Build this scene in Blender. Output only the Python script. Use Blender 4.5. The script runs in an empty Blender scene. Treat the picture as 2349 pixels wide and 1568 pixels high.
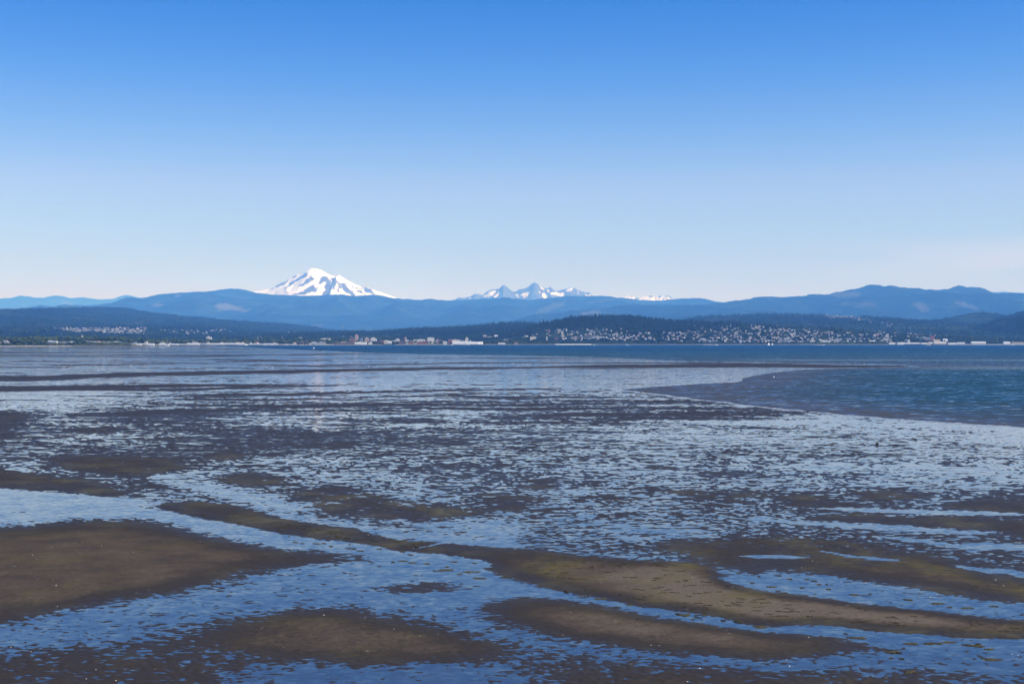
import bpy, math, random
import numpy as np
from mathutils import Vector

random.seed(7)
RNG = np.random.default_rng(7)
SC = bpy.context.scene
COL = SC.collection

# ------------------------------------------------------------------ camera, sky, sun, exposure
CAM_H, FOC, CX, CY = 14.0, 2936.25, 1174.5, 784.0      # metres; photo pixels of a 2349 wide copy of the photograph
cam = bpy.data.objects.new('camera', bpy.data.cameras.new('camera'))
COL.objects.link(cam)
cam.location = (0, 0, CAM_H)
cam.rotation_euler = (math.radians(90), 0, 0)
cam.data.lens, cam.data.sensor_width = 45.0, 36.0
cam.data.clip_start, cam.data.clip_end = 1.0, 200000.0
SC.camera = cam

SUN_EL, SUN_AZ = math.radians(44), math.radians(120)   # azimuth clockwise from the view direction: to the right and behind
world = bpy.data.worlds.new('World')
SC.world = world
world.use_nodes = True
wn, wl = world.node_tree.nodes, world.node_tree.links
bg = wn['Background']
sky = wn.new('ShaderNodeTexSky')
sky.sky_type = 'NISHITA'
sky.sun_disc = False
sky.sun_elevation, sky.sun_rotation = SUN_EL, SUN_AZ
sky.altitude, sky.air_density, sky.dust_density, sky.ozone_density = 0, 1.0, 0.3, 2.5
bg.inputs['Strength'].default_value = 0.127


def wmath(op, a, b=None):
    n = wn.new('ShaderNodeMath'); n.operation = op
    for i, v in enumerate((a, b)):
        if v is None:
            continue
        if isinstance(v, (int, float)):
            n.inputs[i].default_value = v
        else:
            wl.new(v, n.inputs[i])
    return n.outputs[0]


tc = wn.new('ShaderNodeTexCoord')
sp = wn.new('ShaderNodeSeparateXYZ'); wl.new(tc.outputs['Generated'], sp.inputs[0])
zc = wmath('MAXIMUM', sp.outputs[2], 0.0005)
# a clear summer sky deepens quickly above the horizon: sample the sky model higher up than the true elevation
zr = wmath('POWER', zc, 0.60)
cb = wn.new('ShaderNodeCombineXYZ')
wl.new(sp.outputs[0], cb.inputs[0]); wl.new(sp.outputs[1], cb.inputs[1]); wl.new(zr, cb.inputs[2])
nv = wn.new('ShaderNodeVectorMath'); nv.operation = 'NORMALIZE'; wl.new(cb.outputs[0], nv.inputs[0])
wl.new(nv.outputs[0], sky.inputs[0])
# white balance of the photograph, by elevation (warm-white low, saturated blue high)
rmp = wn.new('ShaderNodeValToRGB'); wl.new(zc, rmp.inputs[0])
rmp.color_ramp.interpolation = 'B_SPLINE'
SKY_STOPS = [(0.0, (1.35, 0.81, 0.715)), (0.05, (1.37, 0.82, 0.725)), (0.085, (1.42, 0.90, 0.80)), (0.13, (0.90, 0.895, 0.91)), (0.185, (0.40, 0.62, 0.95)),
             (0.222, (0.24, 0.52, 0.95)), (0.262, (0.08, 0.38, 0.84)), (0.5, (0.05, 0.33, 0.78)), (1.0, (0.05, 0.32, 0.76))]
cr = rmp.color_ramp
while len(cr.elements) < len(SKY_STOPS):
    cr.elements.new(0.5)
for e, (p, c) in zip(cr.elements, SKY_STOPS):
    e.position, e.color = p, (*c, 1)
mx = wn.new('ShaderNodeMix'); mx.data_type = 'RGBA'; mx.blend_type = 'MULTIPLY'
mx.inputs['Factor'].default_value = 1.0
wl.new(sky.outputs[0], mx.inputs['A']); wl.new(rmp.outputs[0], mx.inputs['B'])
# a thin veil of high cloud low in the sky to the right
cn = wn.new('ShaderNodeTexNoise'); cn.inputs['Scale'].default_value = 5.0; cn.inputs['Detail'].default_value = 6.0
cm = wn.new('ShaderNodeMapping'); cm.inputs['Scale'].default_value = (1.0, 1.0, 9.0)
cm.inputs['Rotation'].default_value = (0.0, 0.05, 0.0)
wl.new(tc.outputs['Generated'], cm.inputs[0]); wl.new(cm.outputs[0], cn.inputs['Vector'])


def wstep(v, a, b):
    n = wn.new('ShaderNodeMapRange'); n.interpolation_type = 'SMOOTHSTEP'
    wl.new(v, n.inputs[0]); n.inputs[1].default_value, n.inputs[2].default_value = a, b
    return n.outputs[0]


veil = wmath('MULTIPLY', wstep(sp.outputs[0], 0.16, 0.42), wmath('MULTIPLY', wstep(sp.outputs[2], 0.040, 0.056), wstep(sp.outputs[2], 0.085, 0.060)))
veil = wmath('MULTIPLY', wmath('MULTIPLY', veil, wstep(cn.outputs['Fac'], 0.40, 0.62)), 0.42)
vm = wn.new('ShaderNodeMix'); vm.data_type = 'RGBA'
wl.new(veil, vm.inputs['Factor']); wl.new(mx.outputs['Result'], vm.inputs['A']); vm.inputs['B'].default_value = (3.9, 3.95, 4.15, 1)
wl.new(vm.outputs['Result'], bg.inputs['Color'])

sun = bpy.data.objects.new('sun', bpy.data.lights.new('sun', 'SUN'))
COL.objects.link(sun)
sun.data.energy, sun.data.angle, sun.data.color = 3.6, math.radians(0.53), (1.0, 0.97, 0.93)
sdir = Vector((math.sin(SUN_AZ) * math.cos(SUN_EL), math.cos(SUN_AZ) * math.cos(SUN_EL), math.sin(SUN_EL)))
sun.rotation_euler = sdir.to_track_quat('Z', 'Y').to_euler()

SC.view_settings.view_transform = 'Standard'
SC.view_settings.look = 'None'
SC.view_settings.exposure, SC.view_settings.gamma = 0.8, 1.0
SC.view_settings.use_curve_mapping = False
SC.cycles.max_bounces = 5
SC.cycles.volume_bounces = 1
SC.cycles.use_denoising = True
SC.cycles.denoiser = 'OPENIMAGEDENOISE'
SC.cycles.denoising_prefilter = 'ACCURATE'

# ------------------------------------------------------------------ helpers


def tag(o, label=None, cat=None, group=None, kind=None):
    for k, v in (('label', label), ('category', cat), ('group', group), ('kind', kind)):
        if v:
            o[k] = v
    return o


def link(name, me, parent=None, loc=(0, 0, 0), rz=0.0, scale=None):
    o = bpy.data.objects.new(name, me)
    COL.objects.link(o)
    o.location, o.rotation_euler = loc, (0, 0, rz)
    if scale is not None:
        o.scale = scale if hasattr(scale, '__len__') else (scale,) * 3
    if parent is not None:
        o.parent = parent
    return o


def mesh_np(name, V, F, mats=(), attrs=None, smooth=False, midx=None):
    """V (n,3), F list of equal-length face arrays or one (m,k) array"""
    me = bpy.data.meshes.new(name)
    V = np.asarray(V, np.float32)
    blocks = F if isinstance(F, list) and len(F) and isinstance(F[0], np.ndarray) else [F]
    blocks = [np.asarray(b, np.int32) for b in blocks if len(b)]
    tot = np.concatenate([np.full(len(b), b.shape[1], np.int32) for b in blocks])
    idx = np.concatenate([b.ravel() for b in blocks])
    start = np.concatenate([[0], np.cumsum(tot)[:-1]]).astype(np.int32)
    me.vertices.add(len(V)); me.vertices.foreach_set('co', V.ravel())
    me.loops.add(len(idx)); me.loops.foreach_set('vertex_index', idx)
    me.polygons.add(len(tot)); me.polygons.foreach_set('loop_start', start); me.polygons.foreach_set('loop_total', tot)
    if smooth:
        me.polygons.foreach_set('use_smooth', np.ones(len(tot), bool))
    for m in mats:
        me.materials.append(m)
    if midx is not None:
        me.polygons.foreach_set('material_index', np.asarray(midx, np.int32))
    for k, a in (attrs or {}).items():
        at = me.attributes.new(k, 'FLOAT', 'POINT')
        at.data.foreach_set('value', np.asarray(a, np.float32).ravel())
    me.update(calc_edges=True)
    return me


def grid_faces(ny, nx, keep=None):
    j, i = np.mgrid[0:ny - 1, 0:nx - 1]
    a = (j * nx + i)
    f = np.stack([a, a + 1, a + nx + 1, a + nx], -1)
    return f[keep] if keep is not None else f.reshape(-1, 4)


_perm = np.random.default_rng(3).permutation(1024)
_PT = np.concatenate([_perm, _perm]).astype(np.int32)
_ang = np.random.default_rng(4).uniform(0, 2 * np.pi, 1024)
_GX, _GY = np.cos(_ang).astype(np.float32), np.sin(_ang).astype(np.float32)


def perlin(x, y, seed=0):
    x = np.asarray(x, np.float64) + seed * 17.37
    y = np.asarray(y, np.float64) + seed * 9.13
    xi, yi = np.floor(x).astype(np.int64), np.floor(y).astype(np.int64)
    xf, yf = (x - xi).astype(np.float32), (y - yi).astype(np.float32)
    u, v = xf * xf * xf * (xf * (xf * 6 - 15) + 10), yf * yf * yf * (yf * (yf * 6 - 15) + 10)

    def g(ix, iy, fx, fy):
        h = _PT[_PT[(ix + seed * 31) & 1023] + (iy & 1023)]
        return _GX[h] * fx + _GY[h] * fy
    n00, n10 = g(xi, yi, xf, yf), g(xi + 1, yi, xf - 1, yf)
    n01, n11 = g(xi, yi + 1, xf, yf - 1), g(xi + 1, yi + 1, xf - 1, yf - 1)
    return ((n00 * (1 - u) + n10 * u) * (1 - v) + (n01 * (1 - u) + n11 * u) * v) * 1.5


def fbm(x, y, octv=4, seed=0, gain=0.5):
    t, a = 0.0, 1.0
    for k in range(octv):
        t = t + a * perlin(x * 2 ** k, y * 2 ** k, seed + k)
        a *= gain
    return t


def inside(px, py, poly):
    r = np.zeros(np.shape(px), bool)
    n = len(poly)
    for k in range(n):
        x0, y0 = poly[k]; x1, y1 = poly[(k + 1) % n]
        if y0 == y1:
            continue
        c = ((y0 > py) != (y1 > py)) & (px < (x1 - x0) * (py - y0) / (y1 - y0) + x0)
        r ^= c
    return r


def sstep(a, b, x):
    t = np.clip((x - a) / (b - a), 0, 1)
    return t * t * (3 - 2 * t)


def to_photo(x, y, z):
    return CX + FOC * x / y, CY - FOC * (z - CAM_H) / y


def ground_pt(px, py, z=0.0):
    """the point of the level z seen at a photo pixel: where that piece of the place stands"""
    y = FOC * (CAM_H - z) / (py - CY)
    return (px - CX) / FOC * y, y


# ---- material nodes
def new_mat(name):
    m = bpy.data.materials.new(name)
    m.use_nodes = True
    nt = m.node_tree
    return m, nt, nt.nodes, nt.links, nt.nodes['Principled BSDF']


def N(nt, t, **kw):
    n = nt.nodes.new(t)
    for k, v in kw.items():
        if k.startswith('i_'):
            n.inputs[k[2:].replace('_', ' ')].default_value = v
        else:
            setattr(n, k, v)
    return n


def L(nt, a, b):
    nt.links.new(a, b)


def ramp(nt, fac, stops, interp='LINEAR'):
    r = nt.nodes.new('ShaderNodeValToRGB')
    r.color_ramp.interpolation = interp
    e = r.color_ramp.elements
    while len(e) < len(stops):
        e.new(0.5)
    for el, (p, c) in zip(e, stops):
        el.position = p
        el.color = (*c, 1) if hasattr(c, '__len__') else (c, c, c, 1)
    nt.links.new(fac, r.inputs[0])
    return r.outputs[0]


def mixc(nt, fac, a, b, blend='MIX'):
    n = nt.nodes.new('ShaderNodeMix'); n.data_type = 'RGBA'; n.blend_type = blend
    for s, v in (('Factor', fac), ('A', a), ('B', b)):
        if hasattr(v, 'is_linked') or hasattr(v, 'links'):
            nt.links.new(v, n.inputs[s])
        else:
            n.inputs[s].default_value = v if isinstance(v, (int, float)) else (*v, 1)
    return n.outputs['Result']


def fmath(nt, op, a, b=None, c=None, clamp=False):
    n = nt.nodes.new('ShaderNodeMath'); n.operation = op; n.use_clamp = clamp
    for i, v in enumerate((a, b, c)):
        if v is None:
            continue
        if isinstance(v, (int, float)):
            n.inputs[i].default_value = v
        else:
            nt.links.new(v, n.inputs[i])
    return n.outputs[0]


def attr(nt, name):
    n = nt.nodes.new('ShaderNodeAttribute'); n.attribute_name = name
    return n.outputs['Fac']


def wnoise(nt, scale, detail=4.0, sx=1.0, sy=1.0, sz=1.0, rough=0.55, out='Fac', coord='Position'):
    if coord == 'Position':
        c = nt.nodes.new('ShaderNodeNewGeometry').outputs['Position']
    else:
        c = nt.nodes.new('ShaderNodeTexCoord').outputs[coord]
    mp = nt.nodes.new('ShaderNodeMapping'); mp.inputs['Scale'].default_value = (sx, sy, sz)
    nt.links.new(c, mp.inputs[0])
    t = nt.nodes.new('ShaderNodeTexNoise')
    t.inputs['Scale'].default_value, t.inputs['Detail'].default_value, t.inputs['Roughness'].default_value = scale, detail, rough
    nt.links.new(mp.outputs[0], t.inputs['Vector'])
    return t.outputs[out]


def wavy_normal(nt, layers, bias=(0, 0)):
    """small-wave facets: slopes from noise, so that they stay correct however far away they lie"""
    sx = sy = None
    for scale, stx, sty, amp in layers:
        c = wnoise(nt, scale, 2.0, stx, sty, out='Color')
        s = N(nt, 'ShaderNodeSeparateColor'); L(nt, c, s.inputs[0])
        ax = fmath(nt, 'MULTIPLY', fmath(nt, 'SUBTRACT', s.outputs[0], 0.5), amp * 0.6)
        ay = fmath(nt, 'MULTIPLY', fmath(nt, 'SUBTRACT', s.outputs[1], 0.5), amp)
        sx = ax if sx is None else fmath(nt, 'ADD', sx, ax)
        sy = ay if sy is None else fmath(nt, 'ADD', sy, ay)
    cbn = N(nt, 'ShaderNodeCombineXYZ')
    L(nt, fmath(nt, 'ADD', sx, bias[0]), cbn.inputs[0]); L(nt, fmath(nt, 'ADD', sy, bias[1]), cbn.inputs[1])
    cbn.inputs[2].default_value = 1.0
    v = N(nt, 'ShaderNodeVectorMath', operation='NORMALIZE'); L(nt, cbn.outputs[0], v.inputs[0])
    return v.outputs[0]


def simple_mat(name, col, rough=0.7, var=0.12, scale=0.6, coord='Object', spec=0.3):
    m, nt, n, l, p = new_mat(name)
    f = wnoise(nt, scale, 3.0, coord=coord)
    d = tuple(max(0, c * (1 - var)) for c in col); b = tuple(min(1, c * (1 + var)) for c in col)
    L(nt, ramp(nt, f, [(0.3, d), (0.7, b)]), p.inputs['Base Color'])
    p.inputs['Roughness'].default_value = rough
    p.inputs['Specular IOR Level'].default_value = spec
    return m


# ------------------------------------------------------------------ mud flat: layout of bars, pools and channels
# everything is drawn on the ground: photo pixels of ground points, turned into metres by ground_pt / the grid below
PX0, PX1, PY0, PY1, SX, SY = -320.0, 2670.0, 786.0, 1660.0, 4.0, 1.0
gx = np.arange(PX0, PX1, SX); gy = np.arange(PY0, PY1, SY)
GPX, GPY = np.meshgrid(gx, gy)


def blur(a, sx, sy):
    for ax, s in ((1, sx), (0, sy)):
        if s <= 0:
            continue
        r = int(max(1, round(3 * s))); k = np.exp(-0.5 * (np.arange(-r, r + 1) / s) ** 2); k /= k.sum()
        pad = [(0, 0), (0, 0)]; pad[ax] = (r, r)
        b = np.pad(a, pad, mode='edge'); o = np.zeros_like(a)
        for i, w in enumerate(k):
            o += w * (b[:, i:i + a.shape[1]] if ax == 1 else b[i:i + a.shape[0], :])
        a = o
    return a


cols = [0, 150, 300, 450, 600, 750, 900, 1050, 1200, 1350, 1500, 1650, 1800, 1950, 2100, 2250, 2349]
TBL = {
    786: [-.5] * 17,
    815: [-.6] * 17,
    846: [-.7, -.7, -.7, -.7, -.7, -.8, -.8, -.8, -.9, -1., -1., -1., -1., -1, -1, -1, -1],
    862: [-.3, -.3, -.3, -.4, -.6, -.7, -.8, -.9, -1.4, -1.6, -1.7, -1.7, -1.6, -1.5, -1.5, -1.5, -1.5],
    878: [-.7, -.7, -.7, -.6, -.6, -.7, -.8, -1.0, -1.3, -1.6, -1.7, -1.6, -1.5, -1.5, -1.5, -1.5, -1.5],
    890: [-0.08, -0.08, -0.08, -0.18, -0.38, -0.58, -0.48, -0.58, -0.68, -0.78, -0.88, -0.58, -0.52, -0.52, -0.52, -0.52, -0.52],
    903: [-0.84, -0.84, -0.64, -0.34, -0.24, -0.24, -0.14, -0.24, -0.04, -0.04, -0.24, -0.04, -0.31, -0.01, -0.01, -0.01, -0.01],
    918: [-0.65, -0.55, -0.15, 0.15, -0.15, -0.05, 0.05, -0.05, 0.15, 0.25, 0.15, 0.15, -0.22, -0.12, -0.12, -0.12, -0.12],
    932: [-0.35, -0.45, 0.15, 0.15, 0.45, 0.25, 0.35, 0.25, 0.35, 0.35, 0.35, 0.25, -0.22, -0.22, -0.42, -0.42, -0.42],
    946: [0.10, -0.30, 0.50, 0.60, 0.20, 0.00, 0.30, 0.00, 0.20, 0.30, 0.20, 0.10, -0.37, -0.37, -0.67, -0.97, -1.07],
    958: [1.28, -0.02, 0.48, 0.48, 0.18, -0.12, 0.38, 0.18, 0.38, 0.48, 0.38, 0.18, -0.49, -0.79, -1.09, -1.19, -1.29],
    970: [1.12, -0.08, 0.62, 0.42, -0.08, -0.18, 0.12, 0.12, 0.22, 0.22, -0.08, -0.38, -0.85, -1.05, -1.25, -1.35, -1.45],
    985: [0.34, 0.44, 0.64, 0.74, 0.44, 0.34, 0.44, 0.04, 0.04, 0.04, -0.26, -0.46, -0.80, -0.90, -1.10, -1.20, -1.30],
    1003: [1.04, -0.16, -0.06, 0.44, 0.94, 0.64, 0.44, 0.24, 0.24, 0.04, -0.16, -0.26, -0.40, -0.50, -0.60, -0.80, -0.90],
    1028: [0.44, 0.44, 0.74, 0.74, 0.84, 0.24, 0.14, 0.14, 0.24, 0.14, -0.06, -0.06, -0.20, -0.20, -0.30, -0.40, -0.50],
    1060: [0.04, 0.84, 1.14, 0.84, 0.24, -0.06, -0.06, 0.04, 0.14, 0.14, 0.04, 0.14, 0.00, 0.00, -0.10, -0.20, -0.20],
    1090: [0.64, 0.44, 0.54, -0.16, 0.54, -0.16, -0.06, 0.04, 0.04, 0.14, 0.14, 0.24, 0.10, 0.00, -0.20, -0.20, -0.10],
    1120: [0.54, 0.94, 0.44, 0.24, -0.36, 0.74, 0.04, 0.24, 0.24, 0.24, 0.24, 0.44, 0.30, 0.30, 0.00, 0.10, 0.10],
    1150: [-1.20, -1.00, -0.70, 0.30, 0.00, 0.50, 0.50, 0.40, 0.25, 0.25, 0.25, 0.35, 0.45, 0.65, 0.25, 0.45, 0.75],
    1180: [-1.40, -1.30, -1.20, 0.00, -0.40, 0.30, 0.50, 0.50, 0.45, 0.25, 0.05, 0.25, 0.45, 0.65, 0.55, 0.65, 0.75],
    1210: [-1.40, -1.30, -1.20, -0.50, -0.70, 0.10, -0.20, 0.40, 0.35, 0.15, -0.05, 0.15, 0.65, 0.85, 0.55, 0.45, 0.65],
    1240: [-1.00, -1.00, -1.00, -1.00, -1.00, -0.80, -0.40, -0.50, 0.65, -0.05, -0.25, 0.35, 0.75, 0.95, 0.85, 0.75, 0.75],
    1270: [0.00, 0.00, 0.00, 0.00, 0.00, -0.70, -0.70, -0.50, 0.40, 0.20, -0.20, 0.40, 1.00, 1.10, 0.90, 0.70, 0.50],
    1310: [0, 0, 0, 0, -.8, -1.4, -1.6, -1.5, -1.2, .2, .3, .3, .6, .9, .9, .8, .6],
    1370: [0, 0, -.5, -1.0, -1.4, -1.6, -1.5, -1.5, -1.4, -1.4, -1., -1., -.8, -.6, -.4, -.2, -.2],
    1420: [0, -.8, -1.4, -1.4, -1.0, -1., -1.3, -1.6, -1.5, -1, -1., -1., -1.0, -.9, -.9, -.9, -.8],
    1470: [-0.80, -0.60, 0.20, 0.80, 1.00, 1.20, 1.00, 0.00, -1.30, -1.40, -0.80, -0.50, -0.50, -0.80, -1.20, -1.40, -1.30],
    1510: [1.40, 1.45, 1.50, 1.30, 0.95, 1.05, 1.15, 1.15, 0.15, 0.25, -0.35, -0.75, -1.05, -1.25, -1.05, -0.85, -0.85],
    1545: [1.40, 1.50, 1.50, 1.45, -0.10, -0.70, -1.00, -1.00, 1.35, 1.65, 1.75, 1.65, 1.25, 1.05, 0.85, 0.05, -0.25],
    1575: [1.50, 1.60, 1.70, 1.60, -0.10, -0.60, -0.90, -0.70, 1.35, 1.75, 1.95, 1.95, 1.85, 1.85, 1.65, 0.45, 0.05],
    1660: [.5] * 17,
}
rows = sorted(TBL)
tab = np.array([TBL[r] for r in rows], float)
# smooth (cosine) interpolation of the table
ix = np.clip(np.searchsorted(cols, gx) - 1, 0, len(cols) - 2)
tx = np.clip((gx - np.take(cols, ix)) / (np.take(cols, ix + 1) - np.take(cols, ix)), 0, 1)
tabx = tab[:, ix] * (1 - tx) + tab[:, ix + 1] * tx
iy = np.clip(np.searchsorted(rows, gy) - 1, 0, len(rows) - 2)
ty = np.clip((gy - np.take(rows, iy)) / (np.take(rows, iy + 1) - np.take(rows, iy)), 0, 1)[:, None]
MAC = tabx[iy] * (1 - ty) + tabx[iy + 1] * ty
ALG = np.zeros_like(MAC)
SOLID = np.zeros_like(MAC)      # how much a drawn bar or channel overrides the small-scale relief


def stroke_mask(pts, taper=True):
    """pts: (x, y, half thickness)"""
    pts = np.array(pts, float)
    yc = np.interp(gx, pts[:, 0], pts[:, 1]); th = np.interp(gx, pts[:, 0], pts[:, 2], left=0, right=0)
    d = np.abs(GPY - yc[None]) / np.maximum(th[None], 1e-3)
    m = np.clip(1.5 - d, 0, 1)
    m[:, (gx < pts[0, 0]) | (gx > pts[-1, 0])] = 0
    return m


def put(mask, val, alg=0.0, solid=0.6):
    global MAC, ALG, SOLID
    MAC = MAC * (1 - mask) + val * mask
    ALG = ALG * (1 - mask) + alg * mask
    SOLID = np.maximum(SOLID * (1 - mask), solid * mask)


def poly(pts, val, sx=3.0, sy=2.5, alg=0.0, solid=0.6):
    m = inside(GPX, GPY, pts).astype(float)
    put(blur(m, sx, sy), val, alg, solid)


def band(top, bot, val, sx=3.0, sy=2.5, alg=0.0, solid=0.6):
    poly(list(top) + list(bot)[::-1], val, sx, sy, alg, solid)


# -- far stripes of mud (all nearly level lines)
for pts, v in [
    ([(-320, 800, .7), (300, 800.5, .5), (520, 801, .2)], .5),
    ([(-320, 808, 1.6), (120, 808.4, 1.3), (330, 808.2, .5), (560, 808, .3)], 1.3),
    ([(-320, 814.4, 1.0), (260, 814.4, .8), (587, 814, .9), (837, 811, 1.1), (960, 811.5, .3)], 1.2),
    ([(-320, 817.8, .8), (140, 817.6, .6), (300, 817.6, .2)], 1.0),
    ([(300, 818, .4), (470, 817.5, .9), (587, 816.5, .4)], 1.2),
    ([(15, 829, .4), (70, 828.8, 1.0), (125, 829, .3)], 1.1),
    ([(210, 833, .4), (330, 833, 1.1), (480, 831.5, .6), (587, 828, 1.3), (700, 827, 1.2), (760, 826, .3)], 1.2),
    ([(100, 837, .8), (130, 837, 1.5), (260, 837.4, 1.3), (342, 837.6, .4)], 1.5),
    ([(-320, 843, 1.5), (90, 842.4, 1.3), (172, 842.2, .4)], 1.5),
    ([(430, 824.5, .3), (530, 824.5, 1.0), (610, 823.6, .3)], 1.1),
    ([(360, 847, .4), (420, 846.8, .9), (492, 846.6, .3)], 1.2),
    ([(-320, 855, 1.0), (40, 855, .9), (68, 855, .3)], 1.2),
    ([(560, 837, 1.2), (725, 838, 1.4), (900, 836, 1.1), (1050, 833, 1.0), (1174, 831.3, .9), (1400, 832.2, .8), (1600, 832.4, .7), (1975, 833, .5)], 1.6),
    ([(640, 821.5, .3), (820, 822, .8), (1000, 821.3, .4)], .9),
    ([(1060, 821, .5), (1174, 821.5, .8), (1330, 822.2, .5), (1480, 821.7, .7), (1570, 821.5, .3)], 1.0),
    ([(-320, 872, 6.0), (0, 868, 5.0), (150, 865, 4.5), (300, 859.5, 4.0), (587, 853.5, 3.6), (850, 848.5, 2.6), (1100, 843.5, 2.2), (1174, 843, 1.5), (1337, 842, .8)], 2.3),
    ([(-320, 893, 8), (0, 892, 6.5), (150, 890.5, 5.5), (300, 887, 4.0), (450, 884, 2.5), (587, 883, 1.2), (700, 880, .6)], 2.3),
    ([(200, 894.5, 1.0), (350, 894, 2.4), (450, 893, 2.4), (587, 887, 2.0), (750, 884, .8), (900, 879, .4)], 2.0),
    ([(350, 907, .8), (480, 906, 2.5), (587, 904.5, 2.6), (850, 900, 2.2), (1000, 896, 1.8), (1174, 892.5, 1.0), (1300, 891, .4)], 1.4),
    ([(400, 915, 1), (587, 917, 2.0), (760, 913, 1.4), (1000, 908, 1.5), (1174, 911.5, 2.6), (1424, 911, 1.0)], 1.1),
    ([(900, 922, 1), (1174, 920.5, 2.2), (1500, 920, 1.3), (1640, 921, .4)], 1.1),
    ([(150, 952, 1.5), (300, 948, 5.0), (400, 943, 5.0), (587, 935, 4.0), (700, 931, 4.0), (900, 928, 2.4), (1174, 928, 1.6), (1400, 927, .8)], 1.5),
    ([(1000, 936, .8), (1174, 938, 2.6), (1500, 936, 2.0), (1762, 936, .8)], 1.1),
    ([(1100, 953, 1), (1174, 954, 3.0), (1400, 951, 3.2), (1700, 950, 2.0), (1800, 952, .6)], 1.2),
    # pale standing sheets between them
    ([(-320, 804.6, .9), (0, 804.6, 1.0), (587, 805, 1.2), (675, 806, 1.6), (830, 808.6, .8)], -1.6),
    ([(-320, 811, .9), (300, 811, .9), (560, 811, .8)], -1.5),
    ([(-320, 823, 2), (0, 823, 2.2), (400, 822.5, 1.6), (560, 820, 1.4)], -1.3),
    ([(1174, 816.5, 1.0), (1280, 818, .8), (1374, 820.6, .4)], -1.8),
    ([(900, 828, 1.4), (1174, 826.5, 1.2), (1500, 828, .6)], -1.5),
    ([(-320, 902, 2.5), (0, 901, 3.0), (150, 900, 3.5), (300, 899.5, 1.5), (430, 899, .5)], -1.8),
]:
    put(blur(stroke_mask(pts), 2.0, 0.35), v, 0.0, 0.75)

# -- islands and channels of the middle distance
poly([(-40, 945), (30, 944), (58, 951), (50, 966), (30, 976), (-40, 977)], 1.6, 4, 2, .5)
poly([(-40, 984), (25, 985), (42, 995), (30, 1008), (-40, 1013)], 1.5, 4, 2, .4)
poly([(110, 1058), (150, 1050), (230, 1046), (290, 1052), (340, 1049), (400, 1060), (452, 1070), (430, 1080), (350, 1088), (250, 1088), (180, 1082)], 1.9, 5, 2.5, .6)
band([(-320, 1060), (0, 1074), (100, 1091), (200, 1103), (300, 1128)], [(-320, 1112), (0, 1118), (100, 1121), (200, 1131), (300, 1142)], 2.0, 5, 2.5, .8)
poly([(460, 1042), (500, 1031), (560, 1033), (572, 1045), (555, 1057), (490, 1056)], 1.5, 5, 2.5, .6)
poly([(488, 1098), (520, 1085), (590, 1083), (648, 1095), (650, 1108), (600, 1117), (530, 1113)], 1.7, 5, 2.5, .8)
poly([(640, 1122), (700, 1117), (790, 1119), (850, 1135), (940, 1152), (1050, 1166), (1110, 1176), (1090, 1190), (960, 1193), (820, 1188), (740, 1172), (690, 1150), (660, 1136)], 1.5, 6, 3, .8, .45)
poly([(1085, 1140), (1130, 1130), (1200, 1133), (1235, 1150), (1220, 1172), (1140, 1176), (1090, 1160)], 1.2, 8, 3, .5, .35)
poly([(290, 1005), (400, 996), (470, 1004), (420, 1012)], .9, 6, 2, .2, .3)
poly([(150, 983), (200, 977), (262, 980), (255, 996), (190, 995)], 1.3, 6, 2, .4, .4)
poly([(730, 1018), (770, 1013), (820, 1022), (800, 1033), (740, 1030)], 1.2, 6, 2, .3, .4)
poly([(960, 1050), (990, 1044), (1030, 1050), (1010, 1058)], 1.3, 5, 2, .3, .4)
poly([(985, 1014), (1060, 1011), (1085, 1018), (1010, 1024)], 1.2, 6, 2, .3, .4)
poly([(1265, 1048), (1330, 1044), (1345, 1051), (1290, 1056)], 1.2, 6, 2, .3, .4)
poly([(1470, 1071), (1540, 1066), (1590, 1071), (1530, 1080)], 1.2, 6, 2, .3, .4)
poly([(1590, 1078), (1660, 1083), (1640, 1090), (1600, 1088)], 1.1, 6, 2, .2, .4)
poly([(1200, 1098), (1260, 1100), (1265, 1108), (1210, 1107)], 1.1, 6, 2, .5, .4)
poly([(1186, 1112), (1230, 1108), (1290, 1117), (1270, 1124), (1200, 1122)], 1.1, 6, 2, .4, .4)
band([(1470, 1120), (1560, 1120), (1660, 1130), (1750, 1127)], [(1480, 1127), (1560, 1132), (1640, 1141), (1740, 1140)], 1.4, 6, 2, .7, .45)
band([(1350, 1135), (1420, 1132), (1480, 1143)], [(1360, 1146), (1420, 1154), (1490, 1150)], 1.3, 6, 2, .5, .4)
band([(1580, 1138), (1680, 1142), (1710, 1150)], [(1580, 1146), (1650, 1153), (1700, 1153)], 1.3, 6, 2, .4, .4)
poly([(1762, 1125), (1850, 1132), (1940, 1142), (1985, 1160), (1900, 1168), (1780, 1152)], 1.5, 6, 2, .7, .4)
poly([(1940, 1128), (2060, 1124), (2140, 1135), (2090, 1146), (1960, 1144)], 1.2, 6, 2, .6, .35)
band([(2170, 1158), (2240, 1149), (2349, 1158), (2670, 1180)], [(2180, 1163), (2240, 1170), (2349, 1183), (2670, 1200)], 1.8, 6, 2, .7)
band([(1880, 1185), (1980, 1178), (2100, 1186), (2200, 1185), (2349, 1200), (2670, 1230)], [(1880, 1192), (1980, 1197), (2080, 1200), (2200, 1210), (2349, 1232), (2670, 1250)], 1.7, 6, 2, .7)
band([(1740, 1188), (1900, 1196), (2030, 1203), (2150, 1212), (2270, 1222)], [(1740, 1196), (1900, 1206), (2030, 1214), (2150, 1222), (2270, 1227)], -1.7, 5, 1.6, 0, .5)
band([(1350, 1195), (1450, 1200), (1550, 1212), (1660, 1235)], [(1350, 1204), (1450, 1213), (1550, 1228), (1660, 1243)], -.9, 6, 2, 0, .2)
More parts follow.
